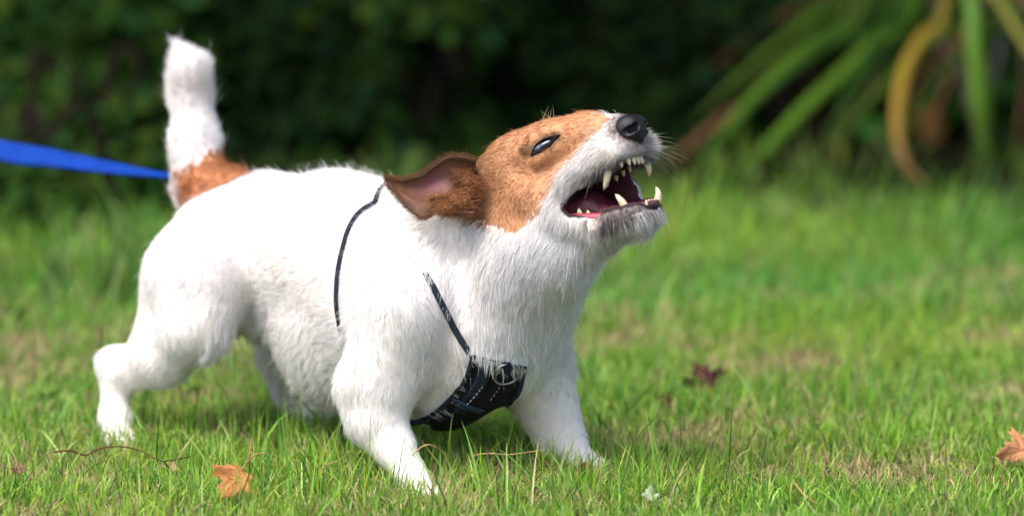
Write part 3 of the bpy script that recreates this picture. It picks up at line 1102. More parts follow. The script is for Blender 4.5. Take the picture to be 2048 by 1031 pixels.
def make_fur(name, N, seed, length_scale=1.0, stray=False):
    rng = np.random.default_rng(seed)
    cen = (v0 + v1 + v2) / 3
    hc = to_head(cen)
    wgt = area.copy()
    facing = (vn[tri[:, 0]] * unit(CAMC - cen)).sum(1)
    wgt = wgt * np.where(facing < -.35, .35, 1.0)
    headish = (hc[:, 0] > -400) & (hc[:, 1] > -230)
    wgt = wgt * np.where(headish, 3.3, 1.0)
    ti = rng.choice(len(tri), N, p=wgt / wgt.sum())
    r1, r2 = rng.random(N), rng.random(N)
    s = np.sqrt(r1)
    a, b, c = 1 - s, s * (1 - r2), s * r2
    p = a[:, None] * v0[ti] + b[:, None] * v1[ti] + c[:, None] * v2[ti]
    n = unit(a[:, None] * vn[tri[ti, 0]] + b[:, None] * vn[tri[ti, 1]] + c[:, None] * vn[tri[ti, 2]])
    keep = ~cavity_mask(p, .0045) & ~FAR_WALL(to_head(p))
    h = to_head(p)
    px, py = to_px(p)
    # not on the nose, in the eye, on the pad, under the visible straps
    keep &= ~((((h[:, 0] + 10) / 34) ** 2 + ((h[:, 1] - 3) / 31) ** 2 + (h[:, 2] / 44) ** 2) < 1)
    dE = p - el
    ea, eb = dE @ eA / PXU, dE @ eB / PXU
    keep &= ~((((ea - 3) / 35) ** 2 + (eb / 13) ** 2 < 1) & (np.abs(dE @ en) < .03))
    fr = (n * unit(CAMC - p)).sum(1) > -.2
    keep &= ~(in_poly(px - 10, py - 12, PAD_POLY) & fr & (p[:, 2] < .1))
    for path, wd in ((STRAP1, 7.5), (STRAP2, 3.2)):
        dp = dist_path(px, py, path)
        keep &= ~((dp < wd * (.75 + .6 * vnoise(p, 220, 21))) & fr & (p[:, 1] > -.14))
    keep &= ~((p[:, 2] < .2) & in_poly(px, py, [(925, 315), (955, 315), (955, 425), (925, 425)]) & (rng.random(N) < .5))
    p, n, h, px, py = p[keep], n[keep], h[keep], px[keep], py[keep]
    N = len(p)
    col, brown, eyed = coat(p + rng.normal(0, .0016, p.shape))
    # length by region, in photo pixels
    L = np.full(N, 17.0)
    onhead = (h[:, 0] > -400) & (h[:, 1] > -235) & (h[:, 1] < 140) & (np.abs(h[:, 2]) < 120)
    face = onhead & (h[:, 0] > -345)
    L = np.where(face, 11.0, L)
    muz = onhead & (h[:, 0] > -190)
    L = np.where(muz & ~brown, 21.0, L)
    cheekw = onhead & ~brown & (h[:, 0] < -120) & (h[:, 1] < -20)
    L = np.where(cheekw, 24.0, L)
    nn_ = np.sqrt(h[:, 0] ** 2 + h[:, 1] ** 2 + h[:, 2] ** 2)
    L = np.where(onhead & (nn_ < 75), 7.0, L)
    jaw = onhead & (h[:, 1] < -125)
    L = np.where(jaw, 24.0, L)
    L = np.where(jaw & (h[:, 0] > -90), 26.0, L)
    rimz = onhead & (h[:, 1] < -120) & (h[:, 1] > -160) & (h[:, 0] > -140)
    L = np.where(rimz, 7.0, L)
    farlip = onhead & (h[:, 2] > 25) & (h[:, 0] > -80) & (h[:, 1] < 0) & (h[:, 1] > -90)
    L = np.where(farlip, 24.0, L)
    ruff = (px > 950) & (py > 470) & (py < 735) & ~onhead
    L = np.where(ruff, 27.0, L)
    ruff2 = (px > 820) & (px <= 950) & (py > 470) & (py < 760)
    L = np.where(ruff2 & ~onhead, 22.0, L)
    legs = (py > 790) | ((px < 330) & (py > 690))
    L = np.where(legs, 15.0, L)
    L = np.where((py > 870), 11.0, L)
    tail = (px < 470) & (py < 400) & (p[:, 2] > .22)
    L = np.where(tail, 19.0, L)
    L = np.where(tail & brown, 17.0, L)
    tip = (px < 440) & (py < 170)
    L = np.where(tip, 22.0, L)
    belly = (px > 430) & (px < 720) & (py > 640) & (py < 850)
    L = np.where(belly, 24.0, L)
    under = (n[:, 1] < -.5) & (px > 420) & (px < 700) & (py > 600)
    L = np.where(under, 34.0, L)
    groin = (px > 420) & (px < 540) & (py > 600) & (py < 700)
    L = np.where(groin, 36.0, L)
    L = L * (1 + .28 * rng.standard_normal(N)).clip(.45, 1.8) * length_scale
    Lm = L / F * (D0 + p[:, 2])
    fl = flow_at(p, n)
    # swirls: low-frequency change of direction
    sw = (vnoise(p, 26, 31) - .5) * 1.5 + (vnoise(p, 80, 32) - .5) * 1.1
    tb_ = np.cross(n, fl)
    fl = unit(fl * np.cos(sw)[:, None] + tb_ * np.sin(sw)[:, None] + .10 * rng.standard_normal((N, 3)))
    # far lip fringe sticks forward and out
    fl[farlip] = unit(fl[farlip] * .5 + HL * .35 + HF * .75 - HU * .1)
    lift = np.full(N, .28)
    lift[face] = .26
    lift[face & ~brown] = .42
    lift[ruff | ruff2] = .42
    lift[jaw] = .40
    lift[farlip] = .55
    lift[tail] = .32
    lift[legs] = .22
    ridge = (n[:, 1] > .6) & (px > 480) & (px < 800) & (py < 460)
    lift[ridge] = .52
    if stray:
        lift = lift * 1.7
        L *= 1.0
    lift = lift * (1 + .45 * rng.standard_normal(N)).clip(.2, 2.2)
    K = 5
    ts = np.linspace(0, 1, K)
    pts = np.zeros((N, K, 3))
    grav = np.array([0, -1.0, 0])
    cur = p - n * .0008
    pts[:, 0] = cur
    seg = Lm / (K - 1)
    for k in range(1, K):
        lf_ = lift * (1.15 - .75 * ts[k])
        d = unit(fl * np.cos(lf_)[:, None] + n * np.sin(lf_)[:, None] + grav * (.12 * ts[k] * np.where(ruff | belly | groin, 2.5, 1.0))[:, None])
        cur = cur + d * seg[:, None]
        pts[:, k] = cur
    # clumping
    if not stray:
        nc = max(200, N // 26)
        ci = rng.choice(N, nc, replace=False)
        kd = KDTree(nc)
        for q, i_ in enumerate(ci): kd.insert(Vector(p[i_]), q)
        kd.balance()
        own = np.array([kd.find(Vector(x))[1] for x in p])
        g = ci[own]
        samef = (n * n[g]).sum(1) > .5
        dist = np.linalg.norm(p - p[g], axis=1)
        st_ = np.where(samef & (dist < .012) & (brown == brown[g]), 1.0, 0.0)
        amt = np.where(face, .30, np.where(ruff | ruff2 | belly | jaw | farlip, .46, .38)) * (.55 + .75 * rng.random(nc))[own] * st_
        for k in range(1, K):
            w = (amt * ts[k] ** 1.5)[:, None]
            pts[:, k] = pts[:, k] * (1 - w) + pts[g, k] * w
    r0 = np.where(face, .00013, .00017)
    if stray: r0 = r0 * .75
    rad_ = r0[:, None] * np.array([1.0, .95, .8, .5, .12])[None]
    # colour: strand to strand variation; brown hair paler at some tips
    dk_ = onhead & ~brown & (h[:, 0] > -170) & (rng.random(N) < .13)
    col[dk_] = col[dk_] * np.array([.50, .44, .40])
    vcol = (1 + .10 * rng.standard_normal(N)).clip(.7, 1.25)
    col = np.where(brown[:, None], col * (1 + .17 * rng.standard_normal(N)).clip(.5, 1.6)[:, None], np.minimum(col * vcol[:, None], .9))
    return hair_np(name, to_world(pts), rad_, m_fur, dog, np.clip(col, 0.002, .92), kind='stuff')


make_fur('fur', FUR_N, 11)
make_fur('long_hair', FUR_N // 40, 12, 1.55, True)


# fur of the ear rims and fold
def patch_fur(name, pts, nor, dirs, L, colfn, seed, lift=.3, r0=.00014):
    rng = np.random.default_rng(seed)
    N = len(pts); K = 5
    out = np.zeros((N, K, 3)); cur = pts.copy(); out[:, 0] = cur
    Lm = L * PXU * (1 + .3 * rng.standard_normal(N)).clip(.4, 1.8)
    d0 = unit(dirs + .25 * rng.standard_normal((N, 3)))
    for k in range(1, K):
        lf_ = lift * (1.1 - .7 * k / (K - 1))
        d = unit(d0 * math.cos(lf_) + nor * math.sin(lf_))
        cur = cur + d * (Lm / (K - 1))[:, None]
        out[:, k] = cur
    return hair_np(name, to_world(out), r0 * np.ones((N, 1)) * np.array([1, .9, .75, .5, .1])[None], m_fur, ear, colfn(pts, rng), kind='stuff')


rng = np.random.default_rng(5)
# fold fur
i_ = rng.integers(0, len(fv), 5200)
pp = fv[i_] + rng.normal(0, .0008, (5200, 3))
nrm = unit(pp - P(908, 385, .01))
patch_fur('ear_fur', pp, nrm, np.tile([-.7, -.15, -.1], (5200, 1)) + (rng.random((5200, 1)) < .4) * np.array([[.9, .1, -.1]]), 17,
          lambda q, r: np.array([.46, .22, .10]) * r.uniform(.35, 1.5, (len(q), 1)) * np.where((vnoise(q, 160, 41)[:, None] < .36), .25, 1.0), 42, .5)
# ear sheet: short down inside, dark edge hair
flat = EV.reshape(-1, 3)
i_ = rng.integers(0, len(flat), 5000)
patch_fur('ear_fur', flat[i_] + rng.normal(0, .0006, (5000, 3)) + [0, 0, -.0004], np.tile([0., 0, -1], (5000, 1)), np.tile([-.8, -.25, 0], (5000, 1)), 7,
          lambda q, r: EC.reshape(-1, 3)[i_] * r.uniform(.7, 1.5, (len(q), 1)), 43, .12, .00009)
edge_i = np.concatenate([np.arange(ns) * nw, np.arange(ns) * nw + nw - 1])
i_ = rng.choice(edge_i, 1500)
patch_fur('ear_fur', flat[i_] + rng.normal(0, .0012, (1500, 3)), np.tile([0., .3, -1], (1500, 1)), np.tile([-.9, .1, 0], (1500, 1)), 9,
          lambda q, r: np.array([.24, .115, .06]) * r.uniform(.4, 1.5, (len(q), 1)), 44, .3, .0001)

# fringe of chest hair hanging over the top and near edge of the pad
rng = np.random.default_rng(71)
fr_p, fr_n, fr_d, fr_l = [], [], [], []
ctop = [pad_at(0, v_, 0) for v_ in np.linspace(-.02, 1.02, 60)]
cleft = [pad_at(u_, 0, 0) for u_ in np.linspace(0, .9, 60)]
for k in range(1150):
    if rng.random() < .95:
        p_, n_ = ctop[rng.integers(60)]
        off_ = rng.uniform(2, 24)
        p_ = p_ + np.array([rng.normal(0, 5), off_, 0]) * PXU
        dd = [rng.normal(.06, .12), -1, -.05]; ll = off_ + rng.gamma(2.2, 6)
    else:
        p_, n_ = cleft[rng.integers(60)]
        off_ = rng.uniform(2, 24)
        p_ = p_ + np.array([-off_ * .8, off_ * .25 + rng.normal(0, 4), 0]) * PXU
        dd = [.8, -.45 + rng.normal(0, .12), -.05]; ll = off_ + rng.gamma(2.2, 7)
    l_, n2_ = near(p_)
    fr_p.append(l_ + n2_ * 2 * PXU); fr_n.append(n2_); fr_d.append(dd); fr_l.append(ll)
fr_p, fr_n, fr_d, fr_l = map(np.array, (fr_p, fr_n, fr_d, fr_l))
fr_d = unit(fr_d - fr_n * (fr_d * fr_n).sum(1)[:, None] * .9)
K = 6
fo = np.zeros((len(fr_p), K, 3)); fo[:, 0] = fr_p; cur = fr_p.copy()
cg = rng.integers(0, len(fr_p), 260)
kd = KDTree(260)
for q_, i2 in enumerate(cg): kd.insert(Vector(fr_p[i2]), q_)
kd.balance()
for k in range(1, K):
    lf_ = .62 * (1 - k / (K - 1) * .95)
    cur = cur + (fr_d * math.cos(lf_) + fr_n * math.sin(lf_)) * (fr_l * PXU / (K - 1))[:, None]
    fo[:, k] = cur
own = np.array([cg[kd.find(Vector(x))[1]] for x in fr_p])
for k in range(1, K):
    w_ = .72 * (k / (K - 1)) ** 1.3
    fo[:, k] = fo[:, k] * (1 - w_) + fo[own, k] * w_
hair_np('chest_fringe', to_world(fo), np.full((len(fo), 1), .00016) * np.array([1, .95, .85, .7, .4, .1])[None], m_fur, dog,
        WHITE * rng.uniform(.95, 1.04, (len(fo), 1)), kind='stuff')

# whiskers
rng = np.random.default_rng(9)
wp = []
for k in range(34):
    far = k % 2 == 0 or k > 20
    s_ = rng.uniform(-75, -22); u_ = rng.uniform(-48, -12)
    root, n_ = near(H(s_, u_, 60 if far else -60))
    if far:
        d = unit(HL * .55 + HF * .55 + np.array([.2, rng.uniform(-.75, .15), 0])); ln = rng.uniform(40, 88)
    else:
        d = unit(-HL * .7 - HF * .5 + np.array([-.1, rng.uniform(-.6, .05), 0])); ln = rng.uniform(30, 60)
    b_ = np.array([0, -.28, 0]) + rng.normal(0, .08, 3)
    ts = np.linspace(0, 1, 8)
    wp.append(root[None] + (d[None] * ts[:, None] + b_[None] * ts[:, None] ** 2) * ln * PXU)
for k in range(12):        # brow and lash hairs, sprouting up from the forehead
    x = rng.choice([1075, 1085, 1100, 1190, 1200, 1205]) + rng.normal(0, 6)
    root, n_ = near(P(x, 236, -.03))
    d = unit(np.array([rng.normal(-.2, .5), 1, 0])); ln = rng.uniform(18, 34)
    ts = np.linspace(0, 1, 8)
    wp.append(root[None] + (d[None] * ts[:, None] + np.array([rng.normal(0, .4), 0, 0])[None] * ts[:, None] ** 2) * ln * PXU)
for k in range(70):        # single hairs standing off the back
    x = rng.uniform(500, 790)
    root, n_ = near(P(x, 330, .14))
    d = unit(np.array([rng.normal(-.35, .3), 1, 0])); ln = rng.uniform(14, 38)
    ts = np.linspace(0, 1, 8)
    wp.append(root[None] + (d[None] * ts[:, None] + np.array([rng.normal(-.1, .4), -.15, 0])[None] * ts[:, None] ** 2) * ln * PXU)
wp = np.array(wp)
wc = np.tile(np.array([.75, .66, .45]), (len(wp), 1)); wc[46:] = [.8, .8, .78]
hair_np('whiskers', to_world(wp), np.full((len(wp), 1), .00016) * np.linspace(1, .15, 8)[None], m_fur, dog, wc)
# ------------------------------------------------------------------ ground
def ground_z(x, y):
    return 0.0


m_soil = mat('lawn_soil', (.028, .034, .010), rough=.95, spec=.1, noise=(.055, .042, .020), noise_scale=45, bump=1.0, bump_scale=60)
gx = np.linspace(-60, 60, 3); gy = np.linspace(-40, 90, 3)
gv = np.array([(x, y, 0) for x in gx for y in gy]); gf = np.array([(i * 3 + j, (i + 1) * 3 + j, (i + 1) * 3 + j + 1, i * 3 + j + 1) for i in range(2) for j in range(2)])
lawn = mesh_np('lawn_ground', gv, gf, m_soil, smooth=False)
tag(lawn, 'green lawn with bare soil and dry thatch between the blades', 'lawn', kind='structure')
m_earth = mat('bed_soil', (.010, .009, .005), rough=1, spec=.05, noise=(.022, .018, .008), noise_scale=12, bump=1, bump_scale=40)


def lawn_edge(x):
    return 5.76 + .07 * np.sin(x * 2.3 + 1) + .05 * np.sin(x * 7 + .4) - .22 * np.clip(-x * 2.2 - .3, 0, 1)


xs = np.linspace(-8, 8, 80)
bv = np.array([(x, lawn_edge(x), .004) for x in xs] + [(x, 20, .004) for x in xs])
bf = np.array([(i, i + 1, 81 + i, 80 + i) for i in range(79)])
bed = mesh_np('planting_bed', bv, bf, m_earth, smooth=False)
tag(bed, 'dark bare soil under the shrubs behind the lawn', 'soil', kind='structure')

# ------------------------------------------------------------------ grass
m_grass = mat('grass_blade', attr='tint', rough=.45, spec=.22, translucent=.30)


def blades(x, y, h, w, lean, col, tipcol, seed, flatz=None, K=4):
    """x,y roots; every blade is a tapering folded strip: 2*K+1 vertices"""
    rng = np.random.default_rng(seed)
    N = len(x)
    az = rng.uniform(0, 2 * np.pi, N)
    ld = np.stack([np.cos(az), np.sin(az)], 1) * lean[:, None]
    fa = rng.uniform(0, 2 * np.pi, N)
    sx, sy = np.cos(fa), np.sin(fa)
    ts = np.linspace(0, 1, K + 1)
    V = np.zeros((N, 2 * K + 1, 3), dtype=np.float32)
    C = np.zeros((N, 2 * K + 1, 3), dtype=np.float32)
    cur = rng.uniform(.6, 2.2, N)
    for k, t in enumerate(ts):
        bend = t ** cur
        cx = x + ld[:, 0] * h * bend; cy = y + ld[:, 1] * h * bend
        cz = h * t * np.sqrt(np.clip(1 - (lean * .75 * t) ** 2, .05, 1)) - .004 * (1 - t)
        if flatz is not None: cz = flatz + h * .18 * np.sin(t * 3)
        ww = w * (1 - t ** 1.8) * (.75 + .5 * t * (1 - t) * 2) / 2
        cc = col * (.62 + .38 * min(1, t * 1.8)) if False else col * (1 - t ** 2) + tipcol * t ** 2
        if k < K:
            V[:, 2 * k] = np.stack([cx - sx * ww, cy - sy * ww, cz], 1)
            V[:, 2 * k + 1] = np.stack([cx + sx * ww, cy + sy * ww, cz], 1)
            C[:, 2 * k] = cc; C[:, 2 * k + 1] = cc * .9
        else:
            V[:, 2 * K] = np.stack([cx, cy, cz], 1); C[:, 2 * K] = cc
    base = (np.arange(N) * (2 * K + 1))[:, None]
    tr = []
    for k in range(K - 1):
        a = 2 * k
        tr += [(a, a + 1, a + 3), (a, a + 3, a + 2)]
    tr.append((2 * K - 2, 2 * K - 1, 2 * K))
    T = (base[:, :, None] + np.array(tr)[None]).reshape(-1, 3)
    return V.reshape(-1, 3), T, C.reshape(-1, 3)


GREENS = np.array([[.13, .33, .025], [.20, .44, .04], [.34, .56, .14], [.045, .15, .015], [.34, .48, .08], [.14, .36, .07], [.22, .47, .05]])


def scatter_grass(name, N, xr, yr, hm, wm, seed, label, strawp=.14, dens_clump=True, K=4, bright=1.0, over=0.0):
    rng = np.random.default_rng(seed)
    M = int(N * 1.6)
    y = rng.uniform(yr[0], yr[1], M)
    half = (y * .102 + .12) if xr is None else None
    x = rng.uniform(-1, 1, M) * half if xr is None else rng.uniform(xr[0], xr[1], M)
    pz = np.stack([x, y, 0 * x], 1)
    keep = y < lawn_edge(x) + over * rng.random(M) ** 1.6 + .07 * rng.standard_normal(M)
    dn = vnoise(pz, 9, seed) * .6 + vnoise(pz, 34, seed + 1) * .4
    keep &= rng.random(M) < np.clip(dn * 1.9 - .05, .18, 1)
    # tufts: pull the roots together a little
    x, y, pz = x[keep][:N], y[keep][:N], pz[keep][:N]
    N = len(x)
    if dens_clump:
        cell = .011
        cxn = (hash3(np.floor(x / cell).astype(np.int64) + 5000, np.floor(y / cell).astype(np.int64), np.zeros(N, np.int64), 3) - .5) * cell
        cyn = (hash3(np.floor(x / cell).astype(np.int64) + 5000, np.floor(y / cell).astype(np.int64), np.ones(N, np.int64), 4) - .5) * cell
        tx = (np.floor(x / cell) + .5) * cell + cxn; ty = (np.floor(y / cell) + .5) * cell + cyn
        x = x * .5 + tx * .5; y = y * .5 + ty * .5
    hh = hm * rng.lognormal(0, .32, N) * (.62 + .85 * vnoise(pz, 6, seed + 2))
    ww = wm * rng.lognormal(0, .25, N)
    lean = rng.gamma(2.0, .30, N).clip(0, 1.25)
    gi = rng.integers(0, len(GREENS), N)
    patch = vnoise(pz, 3.2, 77)
    col = GREENS[gi] * rng.uniform(.75, 1.2, (N, 1)) * bright
    # patches of yellower and of deeper green turf
    col = col * (1 + (patch[:, None] - .5) * np.array([[.75, .25, .1]]))
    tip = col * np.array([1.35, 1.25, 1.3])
    dryp = (vnoise(pz, 8, 88) * .5 + vnoise(pz, 30, 89) * .5) ** 2
    st = rng.random(N) < strawp * (dryp * 3.2)
    straw = np.array([.60, .46, .25]) * rng.uniform(.5, 1.3, (N, 1))
    col[st] = straw[st]; tip[st] = straw[st] * 1.1
    hh[st] *= .75
    lean[st] = np.clip(lean[st] * 1.6, .5, 1.3)
    return blades(x, y, hh, ww, lean, col, tip, seed + 9, K=K)


def join(parts):
    Vs, Ts, Cs = [], [], []
    o = 0
    for v, t, c in parts:
        Vs.append(v); Ts.append(t + o); Cs.append(c); o += len(v)
    return np.vstack(Vs), np.vstack(Ts), np.vstack(Cs)


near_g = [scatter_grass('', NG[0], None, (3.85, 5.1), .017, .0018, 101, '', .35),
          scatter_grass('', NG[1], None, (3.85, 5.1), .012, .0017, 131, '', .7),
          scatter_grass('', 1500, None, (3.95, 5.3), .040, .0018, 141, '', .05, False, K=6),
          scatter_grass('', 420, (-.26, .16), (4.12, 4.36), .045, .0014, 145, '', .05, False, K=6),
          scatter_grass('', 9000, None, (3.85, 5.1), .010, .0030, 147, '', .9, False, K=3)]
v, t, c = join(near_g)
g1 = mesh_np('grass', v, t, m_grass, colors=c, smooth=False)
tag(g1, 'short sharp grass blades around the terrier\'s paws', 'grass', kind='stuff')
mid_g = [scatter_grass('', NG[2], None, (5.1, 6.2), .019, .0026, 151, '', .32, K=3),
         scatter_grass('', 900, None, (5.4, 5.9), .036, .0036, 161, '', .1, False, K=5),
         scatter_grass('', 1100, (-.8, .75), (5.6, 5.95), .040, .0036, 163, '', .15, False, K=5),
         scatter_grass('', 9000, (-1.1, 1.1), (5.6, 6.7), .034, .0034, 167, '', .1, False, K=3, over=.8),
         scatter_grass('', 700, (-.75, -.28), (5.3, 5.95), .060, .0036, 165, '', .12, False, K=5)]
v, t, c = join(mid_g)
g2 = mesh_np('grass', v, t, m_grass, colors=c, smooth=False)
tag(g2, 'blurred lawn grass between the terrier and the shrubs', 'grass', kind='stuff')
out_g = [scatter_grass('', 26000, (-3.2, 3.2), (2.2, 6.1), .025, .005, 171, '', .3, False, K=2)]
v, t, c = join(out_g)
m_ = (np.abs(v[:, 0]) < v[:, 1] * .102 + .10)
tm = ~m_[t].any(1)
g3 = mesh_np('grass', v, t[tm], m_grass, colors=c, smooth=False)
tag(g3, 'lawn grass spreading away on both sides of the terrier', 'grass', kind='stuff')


# individually visible tall blades in front of the dog and in the lawn
def big_blades(name, specs, seed, label, cat, group=None):
    """specs: list of (px, py root, height px, lean dx px, width px, colour)"""
    for k, (px, py, hp, dx, wp_, col) in enumerate(specs):
        g = G(px, py); d = g.y / CP - 0
        sc = (g - Vector((0, 0, CAM_H))).length / F
        n = 9; ts = np.linspace(0, 1, n)
        pts = np.array([[g.x + dx * sc * t ** 1.6, g.y + .006 * t, hp * sc * t * 1.02 - .002] for t in ts])
        side = np.tile([.9, .35, .15], (n, 1))
        v, f = ribbon_np(pts, side, wp_ * sc * (1 - ts ** 2.2) + .0001, .0002, .18)
        cm_ = np.tile(col, (len(v), 1))
        o = mesh_np(name, v, f, m_grass, colors=cm_)
        tag(o, label[k] if isinstance(label, list) else label, cat, group)


big_blades('grass_stalk', [(668, 905, 150, -110, 7, (.16, .26, .05)), (724, 902, 140, 60, 6, (.07, .14, .03)), (1055, 905, 90, 8, 7, (.15, .27, .05)), (1862, 845, 130, -10, 7, (.30, .44, .12)),
                           (1700, 835, 120, 40, 8, (.26, .40, .13)), (1812, 845, 165, 40, 9, (.25, .40, .12))], 3,
           ['tall grass blade leaning left under the terrier\'s belly', 'dark slender blade crossing the near foreleg', 'upright grass blade between the two forepaws',
            'upright pale blade, shortest of three on the right lawn', 'pale blade leaning right, leftmost of three on the right lawn', 'tallest pale blade with a pointed tip on the right lawn'], 'grass blade')

# taller tuft grass at the far left behind the dog
rng = np.random.default_rng(55)
specs = []
def tuft(name, px, py, n, spread, hlo, hhi, wp_, cols, label, lean=60, seed=1):
    rng = np.random.default_rng(seed)
    g = G(px, py)
    root = empty(name, g, label, 'grass tuft')
    sc = (g - Vector((0, 0, CAM_H))).length / F
    for k in range(n):
        x0 = rng.normal(0, spread) * sc; y0 = rng.normal(0, spread) * sc
        hp = rng.uniform(hlo, hhi); dx = rng.normal(0, lean)
        m = 8; ts = np.linspace(0, 1, m)
        pts = np.array([[g.x + x0 + dx * sc * t ** 1.8, g.y + y0 + rng.normal(0, .001), hp * sc * t * (1 - .12 * t * abs(dx) / 60)] for t in ts])
        a = rng.uniform(-.8, .8)
        v, f = ribbon_np(pts, np.tile([math.cos(a), math.sin(a), .05], (m, 1)), wp_ * sc * (1 - ts ** 2) + .0002, .0003, .15)
        cc = np.array(cols[rng.integers(len(cols))]) * rng.uniform(.8, 1.2)
        mesh_np('blade', v, f, m_grass, root, colors=np.tile(cc, (len(v), 1)))


LG = [(.12, .24, .04), (.20, .33, .07), (.08, .18, .03), (.25, .36, .12)]
tuft('grass_tuft', 122, 590, 7, 22, 100, 190, 15, LG, 'tall pale grass tuft at far left in front of the shrubs', 40, 2)
tuft('grass_tuft', 225, 620, 8, 22, 150, 260, 15, LG, 'tallest grass tuft with curved blades just left of the terrier\'s rump', 60, 3)
tuft('grass_tuft', 40, 620, 8, 30, 70, 140, 14, LG, 'bushy low grass tuft at the left edge of the photo', 50, 4)
tuft('grass_tuft', 300, 560, 7, 25, 110, 200, 13, LG, 'grass tuft partly hidden by the terrier\'s rump', 50, 5)
for i_, (px, py, lb) in enumerate([(1560, 480, 'soft grass tuft below the two long green strap leaves'), (1720, 470, 'grass tuft below the yellow drooping leaf'), (1960, 560, 'tall grass tuft near the right edge of the lawn'),
                                   (1830, 500, 'grass tuft in front of the orange dry leaf'), (2030, 640, 'grass tuft cut by the right edge of the photo')]):
    tuft('grass_tuft', px, py, 8, 28, 50, 125, 13, LG, lb, 40, 20 + i_)


# ------------------------------------------------------------------ broad-leaved weeds in the lawn
m_leaf = mat('leaf_green', attr='tint', rough=.5, spec=.3, translucent=.3)


def leaf_shape(length, width, n=7, lobes=0.0, tipp=1.0):
    ts = np.linspace(0, 1, n)
    w = width / 2 * np.sin(np.pi * ts ** .8) ** .8
    return ts * length, w


def leaf_mesh_arrays(base, direction, normal, length, width, curl=.2, n=6):
    """folded leaf: 3 rows of n+1 verts"""
    d = unit(direction); nr = unit(np.asarray(normal, float) - d * np.dot(normal, d)); s = np.cross(d, nr)
    ts = np.linspace(0, 1, n)
    w = width / 2 * np.sin(np.pi * np.clip(ts, .02, .985)) ** .7
    mid = base + d[None] * (ts * length)[:, None] - nr[None] * (curl * length * ts ** 2)[:, None]
    l = mid + s[None] * w[:, None] + nr[None] * (w * .3)[:, None]
    r = mid - s[None] * w[:, None] + nr[None] * (w * .3)[:, None]
    V = np.vstack([l, mid, r])
    F_ = []
    for i in range(n - 1):
        F_ += [(i, i + 1, n + i + 1, n + i), (n + i, n + i + 1, 2 * n + i + 1, 2 * n + i)]
    return V, F_


def weed(name, px, py, n, size, col, label, seed, h=14):
    rng = np.random.default_rng(seed)
    g = G(px, py)
    sc = (g - Vector((0, 0, CAM_H))).length / F
    root = empty(name, g, label, 'weed')
    for k in range(n):
        az = 2 * math.pi * k / n + rng.normal(0, .3)
        d = np.array([math.cos(az), math.sin(az) * .8, rng.uniform(.3, .9)])
        b0 = np.array(g) + np.array([0, 0, h * sc * rng.uniform(.5, 1)])
        V, F_ = leaf_mesh_arrays(b0, d, np.array([0, -.25, 1.]), size * sc * rng.uniform(.7, 1.1), size * .62 * sc, .3)
        o = mesh_np('leaf', V, F_, m_leaf, root, colors=np.tile(np.array(col) * rng.uniform(.8, 1.2), (len(V), 1)))
        s_ = o.modifiers.new('thickness', 'SOLIDIFY'); s_.thickness = .0004


weed('weed', 82, 800, 5, 42, (.20, .32, .06), 'pale round-leaved weed at the left, below the grass tufts', 1)
weed('weed', 25, 650, 7, 50, (.17, .28, .04), 'bright leafy weed at the left edge of the lawn', 2, 30)
weed('weed', 440, 745, 6, 44, (.14, .27, .03), 'leafy green weed seen under the terrier\'s belly', 3, 20)
weed('weed', 395, 790, 5, 36, (.17, .28, .04), 'round-leaved weed close behind the near hind leg', 4, 10)
weed('weed', 1700, 690, 5, 34, (.09, .24, .06), 'blue-green weed in the middle of the right lawn', 5, 14)
weed('weed', 1945, 905, 5, 30, (.17, .32, .09), 'small clover-like weed near the orange leaf on the right', 6, 8)
weed('weed', 105, 968, 4, 30, (.22, .36, .16), 'small pale weed in the front left of the lawn', 7, 8)
weed('weed', 1345, 810, 6, 34, (.12, .20, .03), 'low green weed beside the dark red leaves', 8, 12)
weed('weed', 1880, 1005, 5, 32, (.12, .28, .07), 'deep green weed at the bottom right edge', 9, 10)

# ------------------------------------------------------------------ fallen maple leaves
def maple_outline():
    base = [(0, -.06), (.10, -.02), (.34, -.10), (.30, .02), (.52, .10), (.44, .18), (.86, .42), (.66, .46), (.72, .62), (.44, .52), (.46, .62), (.30, .56),
            (.34, .92), (.22, .86), (.12, 1.08), (0, 1.28)]
    right = base
    left = [(-x, y) for x, y in base[::-1][1:]]
    return np.array(right + left[:-1])


